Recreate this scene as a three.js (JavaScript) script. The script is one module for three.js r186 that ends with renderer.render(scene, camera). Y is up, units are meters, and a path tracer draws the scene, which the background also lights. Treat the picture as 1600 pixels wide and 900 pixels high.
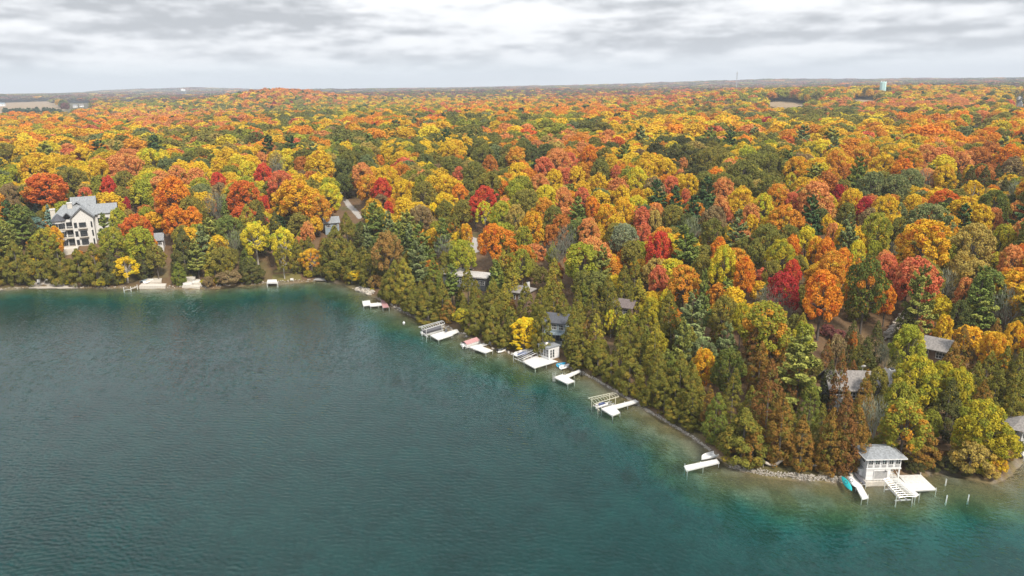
import * as THREE from 'three';
import { mergeGeometries } from 'three/addons/utils/BufferGeometryUtils.js';

// ---------- camera, sky, sun, exposure ----------
const scene = new THREE.Scene();
const FOCAL = 1142, PITCH = 15.4 * Math.PI / 180, ROLL = 0.9 * Math.PI / 180, EYE = 60;
const camera = new THREE.PerspectiveCamera(2 * Math.atan(450 / FOCAL) * 180 / Math.PI, 16 / 9, 1, 40000);
camera.position.set(0, EYE, 0);
camera.rotation.order = 'YXZ';
camera.rotation.set(-PITCH, 0, -ROLL);
camera.updateMatrixWorld(true);

const renderer = new THREE.WebGLRenderer({ antialias: true });
renderer.toneMapping = THREE.LinearToneMapping;
renderer.toneMappingExposure = 1.85;
renderer.shadowMap.enabled = true;

function rng(seed) { let a = seed >>> 0; return () => { a = (a + 0x6D2B79F5) >>> 0; let t = a; t = Math.imul(t ^ (t >>> 15), t | 1); t ^= t + Math.imul(t ^ (t >>> 7), t | 61); return ((t ^ (t >>> 14)) >>> 0) / 4294967296; }; }
const lerp = (a, b, t) => a + (b - a) * t, clamp = (v, a, b) => Math.min(b, Math.max(a, v));
const mixc = (a, b, t) => [lerp(a[0], b[0], t), lerp(a[1], b[1], t), lerp(a[2], b[2], t)];
const smooth = (a, b, v) => { const t = clamp((v - a) / (b - a), 0, 1); return t * t * (3 - 2 * t); };
function hash(ix, iy, s) { let h = Math.imul(ix, 374761393) ^ Math.imul(iy, 668265263) ^ Math.imul(s, 2246822519); h = Math.imul(h ^ (h >>> 13), 1274126177); return ((h ^ (h >>> 16)) >>> 0) / 4294967296; }
function vnoise(x, y, s = 0) {
  const ix = Math.floor(x), iy = Math.floor(y), fx = x - ix, fy = y - iy, u = fx * fx * fx * (fx * (fx * 6 - 15) + 10), v = fy * fy * fy * (fy * (fy * 6 - 15) + 10);
  return lerp(lerp(hash(ix, iy, s), hash(ix + 1, iy, s), u), lerp(hash(ix, iy + 1, s), hash(ix + 1, iy + 1, s), u), v);
}
function fbm(x, y, o = 5, s = 0) { let a = 0, w = 0.5, t = 0; for (let k = 0; k < o; k++) { a += w * vnoise(x, y, s + k * 17); t += w; w *= 0.5; x = x * 2.03 + 11.3; y = y * 2.03 - 7.7; } return a / t; }

// overcast sky: a rolling cloud deck whose thin and thick places follow layered noise
{
  const w = 4096, h = 2048, data = new Float32Array(w * h * 4);
  for (let j = 0; j < h; j++) {
    const e = ((j + 0.5) / h - 0.5) * Math.PI;
    for (let i = 0; i < w; i++) {
      const az = Math.abs(((i + 0.5) / w) * 2 * Math.PI - Math.PI), view = (i + 0.5) / w * 360 - 90;   // view: degrees right of the camera's heading
      const o = (j * w + i) * 4;
      let r, g, b;
      if (e < -0.02) { r = 0.1; g = 0.1; b = 0.1; }
      else {
        const ee = Math.max(e, 0.004);
        const deg = 180 / Math.PI, v = view > 180 ? view - 360 : view, E = ee * deg, A = az * deg;
        const hi = smooth(12, 26, E), dist = 1 / (ee + 0.05), pa = Math.cos(az) * dist, pb = Math.sin(az) * dist;
        let c = 0.46 * fbm(A / 9 + 3.3, E / 1.1 + 1.2, 4, 5) + 0.34 * fbm(A / 4.2 + 9, E / 0.68 + 4, 5, 41) + 0.20 * fbm(A / 1.2 + 40, E / 0.36, 4, 91);
        if (hi > 0) c = lerp(c, fbm(pa * 1.1 + 3, pb * 1.1, 6, 12), hi);      // overhead the deck is seen from below
        c += -0.26 * Math.exp(-(((v - 1.5) / 3.4) ** 2) - ((E - 4.7) / 0.95) ** 2) - 0.10 * Math.exp(-(((v + 16) / 16) ** 2) - ((E - 1.85) / 0.28) ** 2)
          + 0.13 * Math.exp(-(((v - 24) / 13) ** 2) - ((E - 3.1) / 0.5) ** 2) + 0.10 * Math.exp(-(((v + 30) / 8) ** 2) - ((E - 5.6) / 1.1) ** 2) + 0.09 * Math.exp(-(((v + 6) / 9) ** 2) - ((E - 2.75) / 0.35) ** 2);
        c = smooth(0.34, 0.67, c);
        const zen = 1 + 2.5 * smooth(0.45, 1.45, ee);                  // overcast skies brighten toward the zenith
        const L = lerp(0.62, 0.275, c) * zen, low = (1 - smooth(0.5, 2.5, E)) * lerp(0.85, 0.4, smooth(-18, 14, v));
        r = L * lerp(0.985, 0.945, c); g = L * lerp(0.99, 0.985, c); b = L * lerp(1.0, 1.045, c);
        // clear pale air beneath the deck along the horizon
        r = lerp(r, 0.43, low); g = lerp(g, 0.485, low); b = lerp(b, 0.505, low);
      }
      data[o] = r; data[o + 1] = g; data[o + 2] = b; data[o + 3] = 1;
    }
  }
  const sky = new THREE.DataTexture(data, w, h, THREE.RGBAFormat, THREE.FloatType);
  sky.mapping = THREE.EquirectangularReflectionMapping; sky.magFilter = THREE.LinearFilter; sky.minFilter = THREE.LinearFilter; sky.needsUpdate = true;
  scene.background = sky; scene.environment = sky;
}
const sun = new THREE.DirectionalLight(0xfff4e4, 3.4);
sun.position.set(420, 800, 430); sun.target.position.set(0, 0, -200); sun.castShadow = true; sun.shadow.radius = 20;
Object.assign(sun.shadow.camera, { left: -600, right: 600, top: 600, bottom: -600, near: 1, far: 2500 });
scene.add(sun, sun.target);
scene.fog = new THREE.FogExp2(0xcbd5e2, 0.00013);

// ---------- pixel <-> place (photograph is 1600 x 900) ----------
const rayDir = (px, py) => new THREE.Vector3((px - 800) / FOCAL, -(py - 450) / FOCAL, -1).applyQuaternion(camera.quaternion).normalize();
const invQ = camera.quaternion.clone().invert();
function at(px, py, y = 0) { const d = rayDir(px, py), t = (y - EYE) / d.y; return new THREE.Vector3(d.x * t, y, d.z * t); }
function toPx(x, y, z) { const v = new THREE.Vector3(x, y - EYE, z).applyQuaternion(invQ); return [800 + FOCAL * v.x / -v.z, 450 - FOCAL * v.y / -v.z, -v.z]; }

// ---------- the lake's outline and the lie of the land ----------
const shorePx = `-420 470;-200 462;0 453;60 448;130 450;200 450;250 451;330 451;362 448;420 444;470 441;500 438;535 445;575 459;605 476;640 493;680 507;720 523;760 543;800 553;850 567;885 575;902 580;930 595;960 612;1000 636;1040 660;1080 684;1110 706;1130 722;1160 736;1200 745;1260 751;1310 754;1345 757;1372 757;1402 752;1440 744;1470 739;1500 744;1540 754;1566 750;1588 732;1602 715;1640 702`.split(';').map(s => s.split(' ').map(Number));
const shoreW = shorePx.map(([x, y]) => { const p = at(x, y, 0); return [p.x, p.z]; });
const curve = new THREE.CatmullRomCurve3(shoreW.map(([x, z]) => new THREE.Vector3(x, 0, z)), false, 'centripetal');
const shore = curve.getPoints(200).map(p => [p.x, p.z]);
const lake = [...shore, [170, -95], [260, -100], [420, -40], [700, 200], [900, 900], [0, 1700], [-1300, 1200], [-1500, 100], [-900, -190]];
const lakeN = lake.length;
function shoreDist(x, z) {                                             // metres inland, negative over the lake
  let best = 1e18, inside = false;
  for (let i = 0, j = lakeN - 1; i < lakeN; j = i++) {
    const ax = lake[j][0], az = lake[j][1], bx = lake[i][0], bz = lake[i][1], dx = bx - ax, dz = bz - az;
    const t = clamp(((x - ax) * dx + (z - az) * dz) / (dx * dx + dz * dz), 0, 1), ex = x - ax - t * dx, ez = z - az - t * dz, q = ex * ex + ez * ez;
    if (q < best) best = q;
    if ((az > z) !== (bz > z) && x < (bx - ax) * (z - az) / (bz - az) + ax) inside = !inside;
  }
  return inside ? -Math.sqrt(best) : Math.sqrt(best);
}
const table = (t, v) => { for (let k = 1; k < t.length; k++) if (v < t[k][0]) return lerp(t[k - 1][1], t[k][1], (v - t[k - 1][0]) / (t[k][0] - t[k - 1][0])); return t[t.length - 1][1]; };
const STEEP = [[0, 0], [1.2, 0.6], [7, 1.6], [26, 8], [60, 13], [120, 17.5], [260, 19]], GENTLE = [[0, 0], [1.2, 0.6], [10, 1.3], [28, 4], [60, 10], [120, 16], [260, 19]];
const BED = [[0, 0], [3, 0.45], [6.5, 1.25], [9.5, 3.4], [15, 7], [24, 9.2], [160, 9.8]];
const hills = [[-460, -1500, 130, 190, 26], [430, -1250, 170, 200, 12], [760, -1450, 200, 220, 10], [-2600, -6300, 500, 500, 34], [-3300, -6600, 420, 400, 22], [1500, -5200, 900, 500, 14], [2900, -5200, 1500, 600, 12]];
function ground(x, z) {
  const D = Math.hypot(x, z);
  let d = D > 900 && z < -600 ? 900 : shoreDist(x, z);
  if (d < 0) return -table(BED, -d) * (0.93 + 0.14 * vnoise(x / 9, z / 9, 3));
  const k = smooth(-60, 50, x);
  let h = lerp(table(STEEP, d), table(GENTLE, d), k);
  const a = smooth(30, 220, d);
  h += a * (5 * (fbm(x / 210, z / 210, 3, 8) - 0.5) + 9 * smooth(200, 900, D) * (fbm(x / 620 + 4, z / 620, 2, 23) - 0.5));
  h += smooth(3, 20, d) * 0.9 * (vnoise(x / 11, z / 11, 6) - 0.5);
  h += 9 * smooth(1300, 2600, D) + 13 * smooth(2600, 4800, D) + smooth(2200, 4000, D) * 16 * (fbm(x / 1500, z / 900, 3, 77) - 0.5);
  for (const [hx, hz, sx, sz, e] of hills) { const q = ((x - hx) / sx) ** 2 + ((z - hz) / sz) ** 2; if (q < 9) h += e * Math.exp(-q); }
  return h;
}
function hit(px, py, lift = 0) {                                        // where the pixel's ray meets the ground (plus lift)
  const d = rayDir(px, py); let t = 40, prev = 40;
  for (; t < 9000; t *= 1.006) { if (EYE + d.y * t - Math.max(ground(d.x * t, d.z * t), 0) <= lift) break; prev = t; }
  for (let k = 0; k < 14; k++) { const m = (prev + t) / 2; if (EYE + d.y * m - Math.max(ground(d.x * m, d.z * m), 0) <= lift) t = m; else prev = m; }
  return new THREE.Vector3(d.x * t, Math.max(ground(d.x * t, d.z * t), 0), d.z * t);
}

// ---------- small helpers ----------
const used = new Map();
function numbered(name) { const k = used.get(name) || 0; used.set(name, k + 1); return k ? `${name}_${String(k).padStart(3, '0')}` : name; }
function tag(o, label, category, group, kind) { if (label) o.userData.label = label; if (category) o.userData.category = category; if (group) o.userData.group = group; if (kind) o.userData.kind = kind; return o; }
function thing(name, label, category, [x, y, z] = [0, 0, 0], turn = 0, group) {
  const o = new THREE.Group(); o.name = numbered(name); o.position.set(x, y, z); o.rotation.y = turn; scene.add(o); return tag(o, label, category, group);
}
function meterUV(g) {
  g = g.index ? g.toNonIndexed() : g; g.computeVertexNormals();
  const p = g.attributes.position, n = g.attributes.normal, uv = new Float32Array(p.count * 2);
  for (let i = 0; i < p.count; i++) {
    const ax = Math.abs(n.getX(i)), ay = Math.abs(n.getY(i)), az = Math.abs(n.getZ(i));
    uv[2 * i] = ax > ay && ax > az ? p.getZ(i) : p.getX(i);
    uv[2 * i + 1] = ay >= ax && ay >= az ? p.getZ(i) : p.getY(i);
  }
  g.setAttribute('uv', new THREE.BufferAttribute(uv, 2)); return g;
}
function part(name, geos, mat, parent, kind) {
  const list = (Array.isArray(geos) ? geos : [geos]).map(meterUV), g = list.length > 1 ? mergeGeometries(list) : list[0];
  const m = new THREE.Mesh(g, mat); m.name = parent === scene ? numbered(name) : name; m.castShadow = m.receiveShadow = true; parent.add(m);
  if (kind) m.userData.kind = kind; return m;
}
function box(w, h, d, x = 0, y = 0, z = 0, ry = 0, rx = 0, rz = 0) { const g = new THREE.BoxGeometry(w, h, d); if (rx) g.rotateX(rx); if (rz) g.rotateZ(rz); if (ry) g.rotateY(ry); g.translate(x, y, z); return g; }
function rod(p, q, r, sides = 6) {
  const a = new THREE.Vector3(...p), b = new THREE.Vector3(...q), v = b.clone().sub(a), g = new THREE.CylinderGeometry(Array.isArray(r) ? r[1] : r, Array.isArray(r) ? r[0] : r, v.length(), sides, 1);
  g.applyQuaternion(new THREE.Quaternion().setFromUnitVectors(new THREE.Vector3(0, 1, 0), v.normalize())); g.translate(...a.add(b).multiplyScalar(0.5).toArray()); return g;
}
function beam(p, q, w, h) {
  const a = new THREE.Vector3(...p), b = new THREE.Vector3(...q), g = new THREE.BoxGeometry(w, h, a.distanceTo(b)), m = new THREE.Matrix4().lookAt(b, a, new THREE.Vector3(0, 1, 0));
  g.applyMatrix4(m); g.translate(...a.clone().add(b).multiplyScalar(0.5).toArray()); return g;
}
function slab(pts, th) {                                                // a plate under four (or more) top corners
  const n = pts.length, pos = [], idx = [];
  for (const p of pts) pos.push(p[0], p[1], p[2]); for (const p of pts) pos.push(p[0], p[1] - th, p[2]);
  for (let k = 1; k < n - 1; k++) idx.push(0, k, k + 1, n, n + k + 1, n + k);
  for (let k = 0; k < n; k++) { const m = (k + 1) % n; idx.push(k, n + k, m, m, n + k, n + m); }
  let area = 0; for (let k = 0; k < n; k++) { const a = pts[k], b = pts[(k + 1) % n]; area += a[2] * b[0] - a[0] * b[2]; }
  if (area < 0) for (let k = 0; k < idx.length; k += 3) { const t = idx[k]; idx[k] = idx[k + 1]; idx[k + 1] = t; }
  const g = new THREE.BufferGeometry(); g.setAttribute('position', new THREE.Float32BufferAttribute(pos, 3)); g.setIndex(idx); return g.toNonIndexed();
}

// ---------- materials ----------
function grainTexture(size, seed, lo, hi, fn) {
  const d = new Uint8Array(size * size * 4);
  for (let j = 0; j < size; j++) for (let i = 0; i < size; i++) { const v = clamp(lerp(lo, hi, fn(i / size, j / size, seed)), 0, 1) * 255, o = (j * size + i) * 4; d[o] = d[o + 1] = d[o + 2] = v; d[o + 3] = 255; }
  const t = new THREE.DataTexture(d, size, size); t.wrapS = t.wrapT = THREE.RepeatWrapping; t.magFilter = THREE.LinearFilter; t.minFilter = THREE.LinearMipmapLinearFilter; t.generateMipmaps = true; t.colorSpace = THREE.SRGBColorSpace; t.needsUpdate = true; return t;
}
function tileNoise(u, v, f, s) {                                        // value noise that wraps every f cells
  const x = u * f, y = v * f, ix = Math.floor(x), iy = Math.floor(y), fx = x - ix, fy = y - iy, a = fx * fx * (3 - 2 * fx), b = fy * fy * (3 - 2 * fy), m = (k) => ((k % f) + f) % f;
  return lerp(lerp(hash(m(ix), m(iy), s), hash(m(ix + 1), m(iy), s), a), lerp(hash(m(ix), m(iy + 1), s), hash(m(ix + 1), m(iy + 1), s), a), b);
}
const speckle = (u, v, s) => 0.30 * tileNoise(u, v, 8, s) + 0.3 * tileNoise(u, v, 32, s + 1) + 0.4 * tileNoise(u, v, 96, s + 2);
const boards = (u, v, s) => { const k = Math.floor(v * 12); return (v * 12 - k < 0.09 ? 0.25 : 0.75 + 0.25 * hash(k, 1, s)) * (0.88 + 0.12 * tileNoise(u, v, 64, s)); };
const shingles = (u, v, s) => { const r = Math.floor(v * 10), c = Math.floor(u * 10 + (r % 2) * 0.5); return (v * 10 - r < 0.12 ? 0.55 : 1) * (0.6 + 0.4 * hash(c, r, s)); };
const texSpeckle = grainTexture(256, 3, 0.72, 1, speckle), texBoards = grainTexture(256, 5, 0.55, 1, boards), texShingle = grainTexture(256, 9, 0.55, 1, shingles);
function withScale(t, metres) { const c = t.clone(); c.repeat.set(1 / metres, 1 / metres); c.needsUpdate = true; return c; }
const tS1 = withScale(texSpeckle, 1.7), tS6 = withScale(texSpeckle, 7), tB = withScale(texBoards, 1.8), tSh = withScale(texShingle, 2.4);
const std = (rgb, rough = 0.8, extra = {}) => { const m = new THREE.MeshStandardMaterial({ roughness: rough, ...extra }); m.color.setRGB(...rgb); return m; };
const M = {
  white: std([0.80, 0.80, 0.79], 0.55, { map: tS1 }), siding: std([0.78, 0.79, 0.80], 0.6, { map: tB }), deck: std([0.80, 0.79, 0.77], 0.7, { map: tS1 }), deckGrey: std([0.42, 0.42, 0.42], 0.8, { map: tS1 }),
  alu: std([0.72, 0.73, 0.72], 0.38, { metalness: 0.35 }), alloyGold: std([0.62, 0.58, 0.46], 0.45, { metalness: 0.3 }), darkWood: std([0.10, 0.075, 0.055], 0.8, { map: tB }), greyWood: std([0.33, 0.29, 0.25], 0.85, { map: tB }),
  roof: std([0.25, 0.27, 0.29], 0.85, { map: tSh }), roofTan: std([0.23, 0.215, 0.205], 0.85, { map: tSh }), roofDark: std([0.07, 0.075, 0.09], 0.7, { map: tSh }), roofBrown: std([0.15, 0.12, 0.115], 0.8, { map: tSh }), roofLight: std([0.48, 0.46, 0.44], 0.8, { map: tSh }),
  stucco: std([0.74, 0.735, 0.72], 0.85, { map: tS1 }), trimDark: std([0.05, 0.05, 0.06], 0.6), stone: std([0.46, 0.43, 0.39], 0.9, { map: tS1 }), paleStone: std([0.66, 0.62, 0.55], 0.9, { map: tS1 }), concrete: std([0.52, 0.50, 0.47], 0.9, { map: tS1 }),
  slate: std([0.12, 0.13, 0.14], 0.8, { map: tB }), blueGrey: std([0.26, 0.33, 0.38], 0.75, { map: tB }), brownSide: std([0.20, 0.13, 0.09], 0.8, { map: tB }), paneGlass: std([0.03, 0.035, 0.04], 0.06, { metalness: 0.0 }),
  teal: std([0.02, 0.36, 0.38], 0.35), blue: std([0.03, 0.30, 0.50], 0.35), black: std([0.03, 0.03, 0.035], 0.5), charcoal: std([0.085, 0.085, 0.095], 0.55), hull: std([0.80, 0.80, 0.80], 0.3), hullTwo: std([0.8, 0.8, 0.8], 0.4, { side: THREE.DoubleSide }), pink: std([0.50, 0.27, 0.27], 0.8, { map: tS1 }), navy: std([0.05, 0.08, 0.2], 0.4),
  gravel: std([0.40, 0.38, 0.36], 0.95, { map: tS1 }), asphalt: std([0.23, 0.22, 0.21], 0.95, { map: tS1 }), tank: std([0.42, 0.66, 0.68], 0.5), steel: std([0.45, 0.46, 0.48], 0.5, { metalness: 0.4 }), barnWhite: std([0.75, 0.76, 0.78], 0.7),
  bark: std([0.12, 0.10, 0.085], 0.95, { map: tS1 }), barkGrey: std([0.20, 0.18, 0.155], 0.95, { map: tS1 }), barkPale: std([0.42, 0.39, 0.34], 0.9, { map: tS1 }), driftwood: std([0.42, 0.38, 0.33], 0.95),
};
// ---------- ground: one sheet from the lake bed to the horizon ----------
const groundTint = (() => { const c = grainTexture(512, 21, 0.62, 1, (u, v, s) => 0.22 * tileNoise(u, v, 6, s) + 0.3 * tileNoise(u, v, 40, s + 1) + 0.48 * tileNoise(u, v, 170, s + 2)); c.repeat.set(1 / 11, 1 / 11); return c; })();
{
  const rad = [6]; while (rad[rad.length - 1] < 14000) { const r = rad[rad.length - 1]; rad.push(r * (r > 60 && r < 420 ? 1.0115 : r < 1200 ? 1.03 : 1.045)); }
  const ang = []; for (let a = -180; a < 180;) { ang.push(a); a += Math.abs(a) < 46 ? 0.36 : Math.abs(a) < 70 ? 1.5 : 6; }
  const nA = ang.length, pos = [], col = [], uv = [], idx = [];
  const put = (x, z) => {
    const far = Math.hypot(x, z) > 900 && z < -600, d = far ? 900 : shoreDist(x, z), y = ground(x, z);
    pos.push(x, y, z); uv.push(x, z);
    const n = fbm(x / 7, z / 7, 3, 31), m = vnoise(x / 3.1, z / 3.1, 63);
    let c;
    if (d < 0) { const stone = smooth(0.62, 0.7, m) * (1 - smooth(2, 14, -d)); const q = -d + 6 * (fbm(x / 9 + 2, z / 9, 4, 88) - 0.5); c = mixc([0.26, 0.20, 0.075], [0.20, 0.165, 0.085], n); c = mixc(c, [0.34, 0.31, 0.22], stone * 0.6); c = mixc(c, mixc([0.062, 0.225, 0.20], [0.05, 0.195, 0.175], n), smooth(8, 11, q)); c = mixc(c, [0.05, 0.085, 0.03], smooth(0.54, 0.60, fbm(x / 4.5 + 5, z / 4.5, 4, 71)) * smooth(3, 5, q) * (1 - smooth(13, 16, q)) * 0.35); }
    else { c = mixc([0.15, 0.08, 0.04], [0.19, 0.12, 0.05], n); c = mixc(c, [0.10, 0.105, 0.025], smooth(0.55, 0.75, fbm(x / 13, z / 13, 3, 52)) * 0.7); c = mixc(c, [0.24, 0.20, 0.15], 1 - smooth(0.25, 0.8, d)); if (far) c = [0.10, 0.085, 0.035]; }
    col.push(c[0], c[1], c[2]);
  };
  for (const r of rad) for (const a of ang) { const t = a * Math.PI / 180; put(r * Math.sin(t), -r * Math.cos(t)); }
  for (let k = 0; k < rad.length - 1; k++) for (let q = 0; q < nA; q++) { const n = (q + 1) % nA, a = k * nA + q, b = k * nA + n, c = a + nA, e = b + nA; idx.push(a, c, b, b, c, e); }
  const c0 = pos.length / 3; put(0, 0); for (let q = 0; q < nA; q++) idx.push(c0, q, (q + 1) % nA);
  const g = new THREE.BufferGeometry(); g.setAttribute('position', new THREE.Float32BufferAttribute(pos, 3)); g.setAttribute('color', new THREE.Float32BufferAttribute(col, 3)); g.setAttribute('uv', new THREE.Float32BufferAttribute(uv, 2)); g.setIndex(idx); g.computeVertexNormals();
  const m = new THREE.Mesh(g, new THREE.MeshStandardMaterial({ vertexColors: true, roughness: 0.95, map: groundTint, side: THREE.DoubleSide })); m.name = 'ground'; m.receiveShadow = true; scene.add(tag(m, 'leaf strewn ground rising from the lake into the woods', 'ground', null, 'structure'));
}
// a thin sheet lying on the ground inside an outline
function sheet(name, label, outline, mat, lift = 0.03, cell = 0.5, category = name.replace(/_/g, ' ')) {
  const xs = outline.map(p => p.x), zs = outline.map(p => p.z), x0 = Math.min(...xs), x1 = Math.max(...xs), z0 = Math.min(...zs), z1 = Math.max(...zs), nx = Math.max(1, Math.ceil((x1 - x0) / cell)), nz = Math.max(1, Math.ceil((z1 - z0) / cell));
  const inside = (x, z) => { let c = false; for (let i = 0, j = outline.length - 1; i < outline.length; j = i++) if ((zs[j] > z) !== (zs[i] > z) && x < (xs[i] - xs[j]) * (z - zs[j]) / (zs[i] - zs[j]) + xs[j]) c = !c; return c; };
  const pos = [], uv = [], idx = [], id = new Map(), v = (i, k) => { const key = i * 100003 + k; if (!id.has(key)) { id.set(key, pos.length / 3); const x = x0 + i * cell, z = z0 + k * cell; pos.push(x, Math.max(ground(x, z), 0.1) + lift, z); uv.push(x, z); } return id.get(key); };
  for (let i = 0; i < nx; i++) for (let k = 0; k < nz; k++) if (inside(x0 + (i + 0.5) * cell, z0 + (k + 0.5) * cell)) { const a = v(i, k), b = v(i + 1, k), c = v(i, k + 1), d = v(i + 1, k + 1); idx.push(a, c, b, b, c, d); }
  const g = new THREE.BufferGeometry(); g.setAttribute('position', new THREE.Float32BufferAttribute(pos, 3)); g.setAttribute('uv', new THREE.Float32BufferAttribute(uv, 2)); g.setIndex(idx); g.computeVertexNormals();
  const m = new THREE.Mesh(g, mat); m.name = numbered(name); m.receiveShadow = true; scene.add(tag(m, label, category, null, 'structure')); return m;
}
// ---------- lake water: clear over a bed that falls away, its surface ruffled by a light breeze ----------
function waves(size, tile, list, seed, amp) {
  const R = rng(seed), comp = [];
  for (const [lo, hi, n, a] of list) for (let k = 0; k < n; k++) { const L = lerp(lo, hi, R()), th = 0.95 + (R() + R() + R() - 1.5) * 1.05, kx = Math.round(tile / L * Math.cos(th)), kz = Math.round(tile / L * Math.sin(th)); comp.push([kx, kz, R() * 6.28, a * L * (0.5 + R())]); }
  const hgt = new Float32Array(size * size);
  for (const [kx, kz, ph, a] of comp) { const cx = new Float32Array(size), sx = new Float32Array(size); for (let i = 0; i < size; i++) { const t = 6.283185 * kx * i / size + ph; cx[i] = Math.cos(t) * a; sx[i] = Math.sin(t) * a; } for (let j = 0; j < size; j++) { const t = 6.283185 * kz * j / size, c = Math.cos(t), s = Math.sin(t); for (let i = 0; i < size; i++) hgt[j * size + i] += cx[i] * c - sx[i] * s; } }
  const d = new Uint8Array(size * size * 4), px = tile / size;
  for (let j = 0; j < size; j++) for (let i = 0; i < size; i++) {
    const gust = 0.82 + 0.36 * tileNoise(i / size, j / size, 4, seed);
    const gx = (hgt[j * size + (i + 1) % size] - hgt[j * size + (i + size - 1) % size]) / (2 * px) * amp * gust, gz = (hgt[((j + 1) % size) * size + i] - hgt[((j + size - 1) % size) * size + i]) / (2 * px) * amp * gust, l = Math.sqrt(gx * gx + gz * gz + 1), o = (j * size + i) * 4;
    d[o] = 127.5 - 127.5 * gx / l; d[o + 1] = 127.5 - 127.5 * gz / l; d[o + 2] = 127.5 + 127.5 / l; d[o + 3] = 255;
  }
  const t = new THREE.DataTexture(d, size, size); t.wrapS = t.wrapT = THREE.RepeatWrapping; t.magFilter = THREE.LinearFilter; t.minFilter = THREE.LinearMipmapLinearFilter; t.generateMipmaps = true; t.repeat.set(1 / tile, 1 / tile); t.needsUpdate = true; return t;
}
{
  const mat = new THREE.MeshPhysicalMaterial({ roughness: 0.02, transmission: 1, thickness: 4, ior: 1.33, specularIntensity: 0.75, attenuationDistance: 13, normalMap: waves(2048, 47, [[1.8, 3.0, 12, 0.0009], [0.5, 1.2, 80, 0.0022]], 12, 1.0) });
  mat.attenuationColor.setRGB(0.03, 0.50, 0.53); mat.normalScale.set(1, 1);
  const g = new THREE.PlaneGeometry(5200, 4200, 40, 40); g.rotateX(-Math.PI / 2); g.translate(0, 0, 1400);
  const p = g.attributes.position, uv = g.attributes.uv; for (let k = 0; k < p.count; k++) uv.setXY(k, p.getX(k), -p.getZ(k));
  const m = new THREE.Mesh(g, mat); m.name = 'lake_water'; m.receiveShadow = true; scene.add(tag(m, 'clear teal lake water with fine wind ripples', 'lake', null, 'structure'));
}
// ---------- foliage ----------
class Leaves {
  constructor() { this.p = []; this.c = []; this.i = []; }
  add(x, y, z, nx, ny, nz, size, col, R, long = 1) {                     // one spray of leaves: a folded, uneven four-cornered face
    let ux = R() - 0.5, uy = R() - 0.5, uz = R() - 0.5, d = ux * nx + uy * ny + uz * nz;
    ux -= d * nx; uy -= d * ny; uz -= d * nz; let l = Math.hypot(ux, uy, uz) || 1; ux /= l; uy /= l; uz /= l;
    const vx = ny * uz - nz * uy, vy = nz * ux - nx * uz, vz = nx * uy - ny * ux, n = this.p.length / 3;
    for (let k = 0; k < 4; k++) {
      const a = (k * 0.5 + 0.25 * (R() - 0.5)) * Math.PI, s = size * (0.42 + 0.28 * R()), ca = Math.cos(a) * s * long, sa = Math.sin(a) * s, f = (k % 2 ? 0.16 : -0.16) * size;
      this.p.push(x + ux * ca + vx * sa + nx * f, y + uy * ca + vy * sa + ny * f, z + uz * ca + vz * sa + nz * f);
      this.c.push(col[0], col[1], col[2]);
    }
    this.i.push(n, n + 1, n + 2, n, n + 2, n + 3);
  }
  build(sy = 1) {
    const g = new THREE.BufferGeometry(), p = this.p;
    for (let k = 1; k < p.length; k += 3) p[k] *= sy;
    g.setAttribute('position', new THREE.Float32BufferAttribute(p, 3)); g.setAttribute('color', new THREE.Float32BufferAttribute(this.c, 3)); g.setIndex(this.i); return g;
  }
}
const onSphere = R => { const y = 2 * R() - 1, a = R() * 6.28318, s = Math.sqrt(1 - y * y); return [s * Math.cos(a), y, s * Math.sin(a)]; };
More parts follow.
